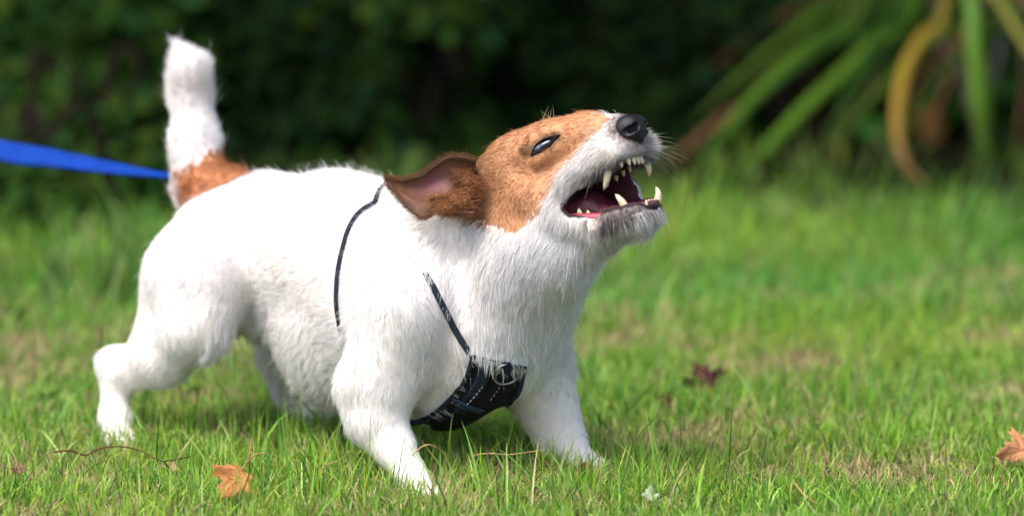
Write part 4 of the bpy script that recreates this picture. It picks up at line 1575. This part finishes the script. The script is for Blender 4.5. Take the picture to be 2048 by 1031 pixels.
def maple_leaf(name, at_w, size, rot, tiltv, cols, label, cat='leaf', curl=1.0, seed=1, stalk=True):
    rng = np.random.default_rng(seed)
    o2 = maple_outline()
    n = len(o2)
    c0 = np.array([0, .35])
    V = []; F_ = []
    rings = [0, .25, .5, .75, 1.0]
    for r in rings[1:]:
        for x, y in o2:
            q = c0 + (np.array([x, y]) - c0) * r
            V.append((q[0], q[1]))
    V = [tuple(c0)] + V
    V = np.array(V)
    for k in range(len(rings) - 1):
        for i in range(n):
            j = (i + 1) % n
            if k == 0: F_.append((0, 1 + i, 1 + j))
            else:
                a = 1 + (k - 1) * n
                F_.append((a + i, a + n + i, a + n + j, a + j))
    rr = np.hypot(V[:, 0] - c0[0], V[:, 1] - c0[1])
    z = curl * (.35 * rr ** 2 * np.sin(3 * np.arctan2(V[:, 1] - .35, V[:, 0]) + seed) + .10 * rng.standard_normal(len(V)) * rr + .25 * np.abs(V[:, 0]))
    P3 = np.stack([V[:, 0], V[:, 1] - .35, z], 1) * size
    from mathutils import Euler
    Rm = np.array(Euler(tiltv).to_matrix()) @ np.array(Euler((0, 0, rot)).to_matrix())
    Wv = P3 @ Rm.T + np.array(at_w)
    cc = np.array(cols[0]) * (1 - rr[:, None].clip(0, 1)) + np.array(cols[1]) * rr[:, None].clip(0, 1)
    cc = cc * rng.uniform(.75, 1.2, (len(V), 1))
    root = empty(name, at_w, label, cat)
    ms = mesh_np('blade', Wv, F_, m_leaf_dry, root, colors=cc)
    s_ = ms.modifiers.new('thickness', 'SOLIDIFY'); s_.thickness = .0005
    # raised veins
    for tx, ty in ((0, 1.2), (.75, .42), (-.75, .42), (.34, -.04), (-.34, -.04)):
        pts = []
        for t in np.linspace(0, .92, 8):
            x, y = tx * t, -.02 + (ty + .02) * t
            k_ = np.argmin((V[:, 0] - x) ** 2 + (V[:, 1] - y) ** 2)
            pts.append(np.array([x, y - .35, z[k_] + .012]) * size)
        pts = catmull(np.array(pts) @ Rm.T + np.array(at_w), 14)
        tube('vein', pts, np.linspace(.018, .005, 14) * size, m_vein, ms, 5)
    if stalk:
        st_ = np.array([[0, -.02 - .35, z[0] + .01], [.05, -.3 - .35, .10], [.12, -.62 - .35, .22], [.3, -.95 - .35, .25]]) * size
        tube('stalk', catmull(st_ @ Rm.T + np.array(at_w), 16), np.linspace(.022, .014, 16) * size, m_vein, root, 6)
    return root


m_leaf_dry = mat('dry_leaf', attr='tint', rough=.6, spec=.2, translucent=.25, bump=.4, bump_scale=500)
m_vein = mat('leaf_vein', (.42, .20, .07), rough=.6)
g = G(472, 1010); g.z = .022
maple_leaf('fallen_leaf', g, .028, math.radians(165), (math.radians(52), math.radians(14), math.radians(-12)), [(.62, .26, .09), (.50, .20, .07)], 'crumpled orange maple leaf with a bent stalk in front of the terrier', curl=.9, seed=3)
g = G(2043, 948); g.z = .022
maple_leaf('fallen_leaf', g, .027, math.radians(100), (math.radians(55), math.radians(0), math.radians(15)), [(.66, .30, .15), (.60, .26, .12)], 'orange maple leaf cut by the right edge of the photo', curl=.8, seed=5, stalk=False)
g = G(1408, 805); g.z = .020
maple_leaf('fallen_leaf', g, .027, math.radians(20), (math.radians(58), 0, 0), [(.075, .012, .02), (.055, .010, .016)], 'dark red leaf, larger and farther of two on the right lawn', curl=1, seed=6)
g = G(1333, 832); g.z = .014
maple_leaf('fallen_leaf', g, .013, math.radians(60), (math.radians(65), 0, .3), [(.075, .010, .02), (.05, .009, .014)], 'small dark red leaf on the lawn to the right of the far forepaw', curl=1, seed=7)
g = G(1165, 962); g.z = .012
maple_leaf('fallen_leaf', g, .011, math.radians(200), (math.radians(40), 0, 0), [(.14, .05, .02), (.10, .035, .015)], 'small brown leaf in the grass below the far forepaw', curl=1, seed=8)
g = G(345, 965); g.z = .012
maple_leaf('fallen_leaf', g, .009, math.radians(90), (math.radians(30), .2, 0), [(.48, .30, .18), (.40, .24, .14)], 'tiny tan leaf scrap below the thin brown twig', curl=1, seed=9)
g = G(1300, 1028); g.z = .016
maple_leaf('fallen_leaf', g, .011, math.radians(10), (math.radians(60), .2, 0), [(.50, .60, .36), (.45, .56, .33)], 'pale green leaf at the bottom edge right of the terrier', curl=.8, seed=10, stalk=False)
g = G(37, 975); g.z = .016
maple_leaf('fallen_leaf', g, .009, math.radians(10), (math.radians(75), .2, 0), [(.42, .22, .15), (.36, .18, .12)], 'small pinkish leaf standing in the grass at bottom left', curl=.8, seed=11, stalk=False)
# green leaf standing under the belly near the hind leg
g = G(376, 800)
tw_ = tube('twig', [np.array([g.x, g.y, 0]), np.array([g.x + .001, g.y, .010]), np.array([g.x - .001, g.y, .022])], [.0016, .0013, .0007], mat('dark_stem', (.03, .05, .015)), None, 6)
tag(tw_, 'short dark stem standing beside the near hind leg', 'stem')

# thin fallen twig and dry straws
def on_lawn(pts, lift):
    out = []
    for (x, y), z in zip(pts, lift):
        d = ground_depth(y)
        g_ = G(x, y)
        out.append(np.array([g_.x, g_.y, z]))
    return np.array(out)


def lay(name, pxs, zs, r, material, label, cat):
    """stem lying in the grass: photo pixels as seen, at the given heights"""
    out = []
    for (x, y), z in zip(pxs, zs):
        dirw = dir_world(np.array([(x - 1024) / F, -(y - 515.5) / F, 1.0]))
        t = (z - CAM_H) / dirw[2]
        out.append(np.array([0, 0, CAM_H]) + dirw * t)
    c = catmull(out, 40)
    o = tube(name, c, np.linspace(r, r * .5, 40), material, None, 6)
    tag(o, label, cat)


m_twig = mat('twig_bark', (.16, .055, .03), rough=.8, noise=(.05, .02, .012), noise_scale=200)
m_straw = mat('straw', (.52, .34, .17), rough=.7, noise=(.40, .22, .10), noise_scale=150)
lay('twig', [(108, 903), (140, 900), (170, 909), (200, 896), (240, 892), (280, 900), (310, 916), (332, 924)], [.022, .026, .018, .027, .03, .027, .022, .016], .0010, m_twig, 'thin wavy reddish-brown twig lying on the grass below the hind paw', 'twig')
lay('twig', [(345, 945), (336, 932), (330, 922), (352, 918), (380, 912)], [.010, .018, .022, .024, .024], .0009, mat('dark_twig', (.04, .02, .015), rough=.8), 'short forked dark twig at the end of the wavy twig', 'twig')
lay('dry_straw', [(782, 930), (815, 916), (845, 892), (865, 890), (890, 905), (925, 930)], [.012, .026, .040, .040, .03, .012], .0008, m_straw, 'curved dry straw arching across the near forepaw', 'straw')
lay('dry_straw', [(935, 925), (950, 910), (980, 906), (1020, 908), (1065, 902), (1090, 900)], [.014, .024, .028, .028, .03, .03], .0008, m_straw, 'pale dry straw lying level between the two forepaws', 'straw')
lay('dry_straw', [(480, 940), (498, 920), (512, 908), (535, 905)], [.018, .028, .034, .034], .0010, m_straw, 'short curved straw above the orange maple leaf', 'straw')
lay('dry_straw', [(640, 940), (658, 928), (676, 920)], [.016, .024, .028], .0008, m_straw, 'short tan straw at the left of the near forepaw', 'straw')
lay('dry_straw', [(1590, 965), (1610, 990), (1640, 1010)], [.016, .016, .010], .0009, m_straw, 'thin straw low in the grass at the bottom right', 'straw')

# ------------------------------------------------------------------ shrubs behind the lawn
m_bush = mat('shrub_leaf', attr='tint', rough=.75, spec=.08, translucent=.15)
m_bark = mat('shrub_bark', (.014, .010, .006), rough=.9, spec=.1, noise=(.022, .016, .010), noise_scale=80)


def leaf_cloud(centers, dirs, L, Wd, cols, seed):
    rng = np.random.default_rng(seed)
    N = len(centers)
    up = np.array([0, 0, 1.0])
    nrm = unit(np.array([0, -.5, .8]) + .7 * rng.standard_normal((N, 3)))
    d = unit(dirs - nrm * (dirs * nrm).sum(1)[:, None])
    s = np.cross(d, nrm)
    b = centers; m = centers + d * (L * .5)[:, None] - nrm * (L * .03)[:, None]; t = centers + d * L[:, None] - nrm * (L * .14)[:, None]
    V = np.stack([b, m + s * (Wd / 2)[:, None], m, m - s * (Wd / 2)[:, None], t], 1)
    T = np.array([(0, 1, 2), (0, 2, 3), (1, 4, 2), (2, 4, 3)])
    F_ = (np.arange(N)[:, None, None] * 5 + T[None]).reshape(-1, 3)
    return V.reshape(-1, 3), F_, np.repeat(cols, 5, 0)


def shrub(name, x, y, rx, ry, z0, z1, nleaf, L, palette, label, seed, gap=.45, cat='shrub', stems=5):
    rng = np.random.default_rng(seed)
    root = empty(name, (x, y, 0), label, cat)
    M = nleaf * 3
    q = rng.uniform(-1, 1, (M, 3))
    r = np.linalg.norm(q, axis=1)
    ctr = np.array([x, y, (z0 + z1) / 2]); sc = np.array([rx, ry, (z1 - z0) / 2])
    pts = ctr + q * sc
    edge = 1 + .28 * (vnoise(pts, 7, seed) - .5) * 2
    keep = (r < edge) & (vnoise(pts, 9, seed + 1) > gap) & (pts[:, 2] > .01)
    pts = pts[keep][:nleaf]; qn = q[keep][:nleaf]
    N = len(pts)
    pal = np.array(palette)
    ci = rng.choice(len(pal), N)
    clump = vnoise(pts, 11, seed + 2)[:, None]
    cols = pal[ci] * (.55 + .55 * clump) * rng.uniform(.75, 1.25, (N, 1))
    dirs = unit(qn + .8 * rng.standard_normal((N, 3)) + [0, -.3, -.3])
    V, F_, C = leaf_cloud(pts, dirs, L * rng.lognormal(0, .3, N), L * .5 * rng.lognormal(0, .2, N), cols, seed + 3)
    o = mesh_np('foliage', V, F_, m_bush, root, colors=C, smooth=False); o['kind'] = 'stuff'
    for k in range(stems):
        a = rng.uniform(0, 6.28)
        e = ctr + np.array([math.cos(a) * rx * .6, math.sin(a) * ry * .6, (z1 - z0) * .35])
        p0 = np.array([x + rng.normal(0, .06), y + rng.normal(0, .06), -.01])
        mid = p0 * .4 + e * .6 + rng.normal(0, .05, 3)
        tube('stem', catmull([p0, mid * .5 + p0 * .5 + [0, 0, .1], mid, e], 12), np.linspace(.009, .003, 12), m_bark, root, 6)
    return root


DK = [(.016, .046, .008), (.024, .060, .010), (.012, .036, .010), (.030, .052, .008), (.016, .048, .020)]
MD = [(.045, .12, .015), (.06, .145, .02), (.035, .09, .015), (.09, .15, .02), (.04, .115, .03)]
OL = [(.045, .040, .012), (.03, .045, .010), (.06, .05, .015), (.022, .034, .010)]
YG = [(.12, .17, .02), (.08, .15, .02), (.05, .12, .02)]


def at_px(px, py, y):
    """world point at distance y (world) under photo pixel"""
    dirw = dir_world(np.array([(px - 1024) / F, -(py - 515.5) / F, 1.0]))
    t = y / dirw[1]
    return np.array([0, 0, CAM_H]) + dirw * t


def X(px, y): return at_px(px, 300, y)[0]


B = [
    ('leafy_shrub', 20, 5.75, .11, .12, .0, .11, 420, .036, MD, 'nearest low leafy plant at the far left edge, in front of the shrubs', .44),
    ('leafy_shrub', 150, 5.95, .14, .12, .0, .15, 560, .038, MD, 'low leafy plant in front of the shrubs, below the leash', .44),
    ('leafy_shrub', 300, 6.0, .10, .12, .0, .13, 380, .036, DK, 'low dark plant just left of the terrier\'s rump', .46),
    # name, px, y, rx, ry, z0, z1, n, L, palette, label
    ('leafy_shrub', 60, 6.35, .20, .16, .0, .24, 900, .045, MD, 'low mid-green shrub at the far left edge behind the lawn', .40),
    ('leafy_shrub', 235, 6.45, .15, .14, .0, .26, 700, .045, MD, 'low green shrub under the blue leash', .42),
    ('leafy_shrub', 90, 7.0, .26, .22, .05, .85, 1500, .050, DK, 'tall dark shrub at the far left above the leash', .47),
    ('leafy_shrub', 350, 7.2, .22, .22, .05, .80, 1100, .050, OL, 'dark olive shrub behind the tail tip', .50),
    ('leafy_shrub', 560, 6.75, .16, .16, .0, .34, 900, .045, DK, 'dark low shrub behind the terrier\'s back', .44),
    ('leafy_shrub', 430, 6.5, .13, .14, .0, .22, 520, .045, DK, 'low dark shrub right behind the brown base of the tail', .44),
    ('leafy_shrub', 660, 6.45, .15, .14, .0, .20, 620, .042, DK, 'low dark shrub just above the middle of the terrier\'s back', .44),
    ('leafy_shrub', 790, 6.5, .14, .14, .0, .24, 560, .045, MD, 'low green shrub behind the near ear tip', .46),
    ('leafy_shrub', 930, 6.55, .14, .14, .0, .26, 560, .045, DK, 'low dark shrub behind the back of the terrier\'s skull', .44),
    ('leafy_shrub', 1110, 6.6, .15, .14, .0, .26, 560, .045, DK, 'low dark shrub behind the terrier\'s brow', .45),
    ('leafy_shrub', 1370, 6.5, .13, .14, .0, .20, 480, .042, DK, 'low dark shrub to the right of the whiskers', .46),
    ('leafy_shrub', 1850, 6.55, .14, .14, .0, .18, 460, .042, MD, 'low dark shrub under the orange dry leaf', .46),
    ('leafy_shrub', 700, 7.3, .24, .2, .1, .8, 1100, .05, OL, 'brownish olive shrub above the terrier\'s back', .50),
    ('leafy_shrub', 850, 6.85, .17, .17, .0, .46, 1000, .05, MD, 'green shrub right above the near ear', .50),
    ('leafy_shrub', 1010, 7.3, .26, .22, .05, .85, 1400, .05, DK, 'tall dark green shrub above the terrier\'s forehead', .46),
    ('leafy_shrub', 1250, 7.1, .22, .2, .0, .7, 1200, .05, DK, 'dark green shrub above the nose', .46),
    ('leafy_shrub', 1420, 7.4, .24, .22, .0, .85, 1200, .05, DK, 'dark shrub left of the long strap leaves', .47),
    ('leafy_shrub', 1620, 7.2, .2, .2, .0, .6, 800, .045, MD, 'green shrub behind the two long green strap leaves', .50),
    ('leafy_shrub', 1760, 6.7, .12, .12, .0, .26, 380, .045, YG, 'yellow-green low shrub beside the drooping yellow leaf', .50),
    ('leafy_shrub', 1930, 7.2, .22, .2, .0, .7, 900, .05, YG, 'yellow-green shrub behind the plant at the right', .52),
    ('leafy_shrub', 2040, 6.6, .14, .14, .0, .22, 500, .045, MD, 'low green shrub at the far right edge', .46),
    ('leafy_shrub', 1530, 6.5, .14, .12, .0, .15, 400, .04, MD, 'very low green shrub at the lawn edge below the strap leaves', .48),
]
for k, (nm, px, y, rx, ry, z0, z1, n, L, pal, lb, gap) in enumerate(B):
    shrub(nm, X(px, y), y, rx, ry, z0, z1, n, L, pal, lb, 300 + k * 11, gap)
# shrubs outside the frame that carry the planting on to both sides
for k, (x, y) in enumerate([(-2.4, 6.9), (-1.7, 6.7), (-1.2, 7.1), (1.2, 7.0), (1.75, 6.7), (2.5, 7.0)]):
    shrub('leafy_shrub', x, y, .4, .3, 0, .95, 1500, .06, DK, ['dark shrub beyond the frame, outermost on the left', 'dark shrub beyond the frame, middle one on the left', 'dark shrub beyond the frame, nearest the left edge', 'dark shrub beyond the frame, nearest the right edge', 'dark shrub beyond the frame, middle one on the right', 'dark shrub beyond the frame, outermost on the right'][k], 700 + k * 7, .44)
# the hedge at the back reads as one mass
rng = np.random.default_rng(900)
N = 60000
hx = rng.uniform(-5, 5, N); hz = rng.uniform(0, 3.4, N); hy = 8.2 + rng.exponential(.35, N) - .9 * np.clip(hz - .9, 0, 2.2)  # upper hedge leans forward, out of view, shaped to shade the bed
pts = np.stack([hx, hy, hz], 1)
kp = vnoise(pts, 3.5, 91) > .30
pts = pts[kp]; N = len(pts)
cols = np.array(DK)[rng.integers(0, len(DK), N)] * (.4 + .55 * vnoise(pts, 2.2, 92)[:, None])
br = vnoise(pts, 1.6, 93) > .62
cols[br] = np.array([.035, .024, .012]) * rng.uniform(.5, 1.4, (br.sum(), 1))
V, F_, C = leaf_cloud(pts, unit(rng.standard_normal((N, 3)) + [0, -.5, -.6]), .085 * rng.lognormal(0, .3, N), .05 * rng.lognormal(0, .3, N), cols, 94)
hedge = mesh_np('hedge_foliage', V, F_, m_bush, colors=C, smooth=False)
tag(hedge, 'dark dense hedge filling the whole back of the garden', 'hedge', kind='stuff')
m_dark = mat('hedge_heart', (.012, .012, .006), rough=1, spec=0, noise=(.020, .016, .008), noise_scale=5)
hv_ = np.array([(-6, 9.3, -.05), (6, 9.3, -.05), (6, 9.3, 3.6), (-6, 9.3, 3.6), (-6, 9.8, -.05), (6, 9.8, -.05), (6, 9.8, 3.6), (-6, 9.8, 3.6)])
hb = mesh_np('hedge_backing', hv_, [(0, 1, 2, 3), (5, 4, 7, 6), (3, 2, 6, 7), (0, 3, 7, 4), (1, 5, 6, 2), (0, 4, 5, 1)], m_dark, smooth=False)  # dark backing slab, closes the gaps in the hedge
tag(hb, 'dark plain slab standing behind the hedge leaves', 'backing', kind='structure')

# crowns and outer trees are added to shade the bed; middle trunk is seen
for k, (x, y, lb) in enumerate([(-1.9, 7.9, 'unseen tree added beyond the left side of the frame, its crown shading the bed'), (X(205, 7.6), 7.6, 'brown tree trunk in the dark bed above the blue leash, with an unseen crown added for shade'), (1.6, 8.0, 'unseen tree added beyond the right side of the frame, its crown shading the bed')]):
    rng = np.random.default_rng(800 + k)
    root = empty('shade_tree', (x, y, 0), lb, 'tree')
    r0 = .045 if k != 1 else .040
    tube('trunk', catmull([(x, y, -.02), (x + .015, y, .5), (x - .02, y, 1.3), (x + .03, y - .05, 2.4)], 24), np.linspace(r0 * 1.15, r0 * .6, 24), mat('tree_bark', (.11, .065, .045), rough=.9, spec=.1, noise=(.05, .028, .02), noise_scale=35, bump=.8, bump_scale=60), root, 12)
    M = 26000
    q = rng.uniform(-1, 1, (M, 3)); r = np.linalg.norm(q, axis=1)
    pts = np.array([x, y - .75, 2.15]) + q * np.array([2.0, 1.75, .75])
    kp = (r < 1) & (vnoise(pts, 4, 830 + k) > .33)
    pts = pts[kp]; n_ = len(pts)
    cols = np.array(MD)[rng.integers(0, len(MD), n_)] * rng.uniform(.6, 1.1, (n_, 1))
    V, F_, C = leaf_cloud(pts, unit(rng.standard_normal((n_, 3)) + [0, 0, -.5]), .12 * rng.lognormal(0, .25, n_), .085 * rng.lognormal(0, .25, n_), cols, 840 + k)
    o = mesh_np('crown', V, F_, m_bush, root, colors=C, smooth=False); o['kind'] = 'stuff'
    for b_ in range(5):
        a = rng.uniform(0, 6.28)
        tube('limb', catmull([(x, y, 1.4 + b_ * .12), (x + .4 * math.cos(a), y - .2 + .4 * math.sin(a), 1.9), (x + 1.0 * math.cos(a), y - .4 + .9 * math.sin(a), 2.2)], 10), np.linspace(.022, .006, 10), m_bark, root, 6)


def branch(label, pxs, r, col):
    pts = [at_px(a, b_, y) for a, b_, y in pxs]
    c = catmull(pts, 30)
    o = tube('branch', c, np.linspace(r, r * .5, 30), mat('branch_bark', col, rough=.9, spec=.1, noise=tuple(v * .5 for v in col), noise_scale=50), None, 7)
    tag(o, label, 'branch')


branch('long bare brown branch curving behind the terrier\'s back', [(440, 60, 6.9), (480, 110, 6.9), (560, 138, 6.9), (680, 150, 6.9), (780, 165, 6.95), (900, 150, 7.0)], .0085, (.10, .065, .035))
branch('upright thin yellowish stem above the terrier\'s back', [(650, -30, 6.9), (660, 60, 6.9), (668, 130, 6.9), (655, 230, 6.95), (650, 330, 6.9)], .006, (.14, .11, .03))
branch('thin brown stem leaning right of the tail', [(455, 30, 6.8), (452, 150, 6.8), (470, 280, 6.8), (480, 360, 6.7)], .007, (.10, .07, .03))

# ------------------------------------------------------------------ strap-leaved plant at the right
m_strap = mat('strap_leaf', attr='tint', rough=.5, spec=.15, translucent=.35)
strap_root = at_px(1900, 380, 6.75); strap_root[2] = 0
plant = empty('strap_leaf_plant', tuple(strap_root), 'large clump of long arching strap leaves, some yellow, at the upper right', 'plant')


def strap(pxs, wpx, cols, root_off=(0, 0), seed=0, rootz=0.0, arch=None):
    """arching leaf: rises from the crown of the plant, then follows the visible points"""
    rng = np.random.default_rng(seed)
    vis = [at_px(a, b_, y - .12) for a, b_, y in pxs]
    base = strap_root + np.array([root_off[0], root_off[1], rootz])
    top = vis[0]
    mid1 = base * .7 + top * .3 + np.array([0, 0, .30])
    mid2 = base * .3 + top * .7 + np.array([0, 0, .22 if arch is None else arch])
    lead = [base, mid1, mid2] if arch != 'none' else []
    pts = catmull(lead + vis, 46)
    nl = len(lead)
    t = np.linspace(0, 1, 46)
    w = wpx * .60 / F * 6.4 * np.clip(1.08 - (np.clip(t - .45, 0, 1) / .55) ** 2.6, .06, 1) * np.clip(.7 + t * 2, 0, 1)
    tan = unit(np.gradient(pts, axis=0))
    view = unit(pts - np.array([0, 0, CAM_H]))
    face = np.cross(tan, unit(np.array([.15, -1, .35])))
    v, f = ribbon_np(pts, unit(face), w, .0006, .16)
    cs = np.array(cols); ct = np.linspace(0, 1, len(cs))
    cc = np.stack([np.interp(t, ct, cs[:, i]) for i in range(3)], 1)
    C = np.tile(cc, (10, 1))
    return mesh_np('leaf', v, f, m_strap, plant, colors=C)


GR = (.07, .17, .018); GB = (.16, .31, .028); YL = (.62, .42, .06); BR = (.32, .15, .07); TN = (.30, .22, .17); OG = (.16, .20, .04)
strap([(1720, 30, 6.35), (1640, 75, 6.3), (1560, 145, 6.22), (1490, 215, 6.15), (1425, 295, 6.1), (1378, 360, 6.1)], 44, [OG, OG, OG, GR, GB, GB, GR, OG], (-.02, 0), 1)
strap([(1820, 20, 6.3), (1745, 85, 6.25), (1680, 150, 6.2), (1600, 225, 6.15), (1530, 300, 6.1), (1470, 350, 6.1), (1410, 390, 6.1)], 42, [GR, GR, GB, GB, GB, GB, GR, GR], (0, .02), 2)
strap([(1690, 40, 6.5), (1600, 110, 6.45), (1520, 190, 6.4), (1450, 235, 6.35), (1380, 290, 6.3), (1330, 340, 6.3)], 34, [OG, GR, GR, BR, (.40, .20, .09), (.40, .20, .09), BR], (.03, .05), 3)
strap([(1890, 20, 6.3), (1850, 70, 6.25), (1815, 130, 6.2), (1797, 210, 6.15), (1800, 290, 6.12), (1825, 345, 6.1), (1862, 372, 6.1)], 38, [GR, OG, (.30, .28, .05), YL, YL, (.55, .34, .06), BR, BR], (0, -.02), 4)
strap([(1940, -60, 6.2), (1945, 20, 6.15), (1950, 110, 6.12), (1956, 200, 6.1), (1966, 270, 6.1), (1990, 330, 6.1)], 46, [GR, GB, (.20, .40, .08), (.22, .42, .08), GB, GB, GR], (.02, 0), 5)
strap([(1960, -60, 6.2), (2000, 0, 6.15), (2040, 70, 6.1), (2090, 150, 6.05), (2130, 260, 6.05)], 28, [GR, OG, (.38, .38, .08), (.38, .36, .07), YL], (.04, 0), 6)
strap([(1870, 50, 6.5), (1915, 120, 6.45), (1940, 200, 6.4), (1955, 270, 6.4), (1962, 330, 6.4)], 22, [TN, TN, (.34, .25, .2), TN, TN], (.02, .05), 7)
strap([(2005, 30, 6.45), (1998, 110, 6.4), (1982, 180, 6.4), (1968, 240, 6.4)], 22, [TN, (.3, .26, .26), (.3, .26, .26), TN], (.06, .04), 8)
strap([(2048, 60, 6.4), (2052, 160, 6.35), (2042, 240, 6.3), (2035, 330, 6.3)], 20, [BR, TN, (.26, .16, .08), BR], (.08, 0), 9)
strap([(1760, 20, 6.6), (1650, 60, 6.6), (1560, 60, 6.6), (1470, 100, 6.6), (1400, 170, 6.6)], 30, [GR, GR, (.04, .11, .02), (.04, .11, .02), (.03, .09, .02)], (0, .05), 10)
strap([(1800, 60, 6.5), (1740, 160, 6.5), (1690, 260, 6.45), (1660, 350, 6.4)], 26, [GR, (.05, .13, .02), (.05, .13, .02), (.10, .08, .03), BR], (0, .06), 11)
strap([(1930, -20, 6.4), (1990, 40, 6.4), (2070, 60, 6.4), (2150, 120, 6.4)], 30, [GR, GB, GR, GR], (.05, .03), 12)
strap([(1960, 60, 6.4), (1975, 170, 6.35), (1968, 260, 6.3), (1940, 340, 6.25), (1900, 400, 6.2)], 26, [GR, GR, GB, GR, OG], (.04, .03), 13)
strap([(1850, -40, 6.6), (1780, -10, 6.6), (1700, 10, 6.6), (1600, 5, 6.6), (1500, 30, 6.6)], 30, [GR, GR, (.04, .1, .02), (.04, .1, .02)], (-.03, .06), 14)
rng = np.random.default_rng(77)
for k in range(24):
    x0 = rng.uniform(1740, 2080); y0 = rng.uniform(-60, 60); dep = rng.uniform(6.25, 6.8)
    sgn = -1 if rng.random() < .62 else .6
    reach = rng.uniform(120, 420) * sgn; drop = rng.uniform(160, 340)
    pts_ = [(x0 + reach * t, y0 + drop * t ** 1.5, dep - .2 * t) for t in (0, .3, .6, .85, 1)]
    cs_ = [[GR, GR, (.05, .14, .02), (.06, .15, .02)], [OG, GR, GB, OG], [TN, (.25, .17, .1), BR, BR], [GR, OG, YL, BR]][int(rng.choice(4, p=[.45, .3, .13, .12]))]
    strap(pts_, rng.uniform(14, 28), cs_, (rng.normal(0, .05), rng.normal(.03, .04)), 40 + k)
# blurred single leaves caught in the bed
def single_leaf(px, py, y, L, col, label, rot=0.0, wide=.6):
    p = at_px(px, py, y)
    d = np.array([math.sin(rot), -.2, -math.cos(rot)])
    V, F_ = leaf_mesh_arrays(p - unit(d) * L / 2, d, np.array([0, -1, .4]), L, L * wide, .15, 8)
    o = mesh_np('leaf', V, F_, m_leaf, None, colors=np.tile(col, (len(V), 1)))
    s_ = o.modifiers.new('thickness', 'SOLIDIFY'); s_.thickness = .0004
    tag(o, label, 'leaf')


single_leaf(1745, 190, 6.5, .055, (.28, .28, .03), 'yellow-green leaf left of the drooping yellow strap leaf', .6)
single_leaf(1722, 218, 6.5, .05, (.22, .25, .03), 'yellow-green leaf just below its twin by the strap leaf', 1.3)
single_leaf(1855, 245, 6.45, .065, (.42, .22, .04), 'orange dry leaf hanging right of the drooping yellow strap leaf', .5)
single_leaf(1750, 262, 6.4, .055, (.06, .26, .02), 'bright green leaf low between the yellow leaves and lawn', 1.4)
single_leaf(275, 262, 6.9, .05, (.20, .24, .03), 'yellow-green leaf just left of the tail above the leash', .1, .5)
single_leaf(480, 270, 6.6, .05, (.05, .20, .02), 'bright green leaf right of the tail base', .8, .6)
single_leaf(800, 248, 6.7, .045, (.12, .16, .03), 'olive-green leaf high above the terrier\'s shoulder', .8, .7)
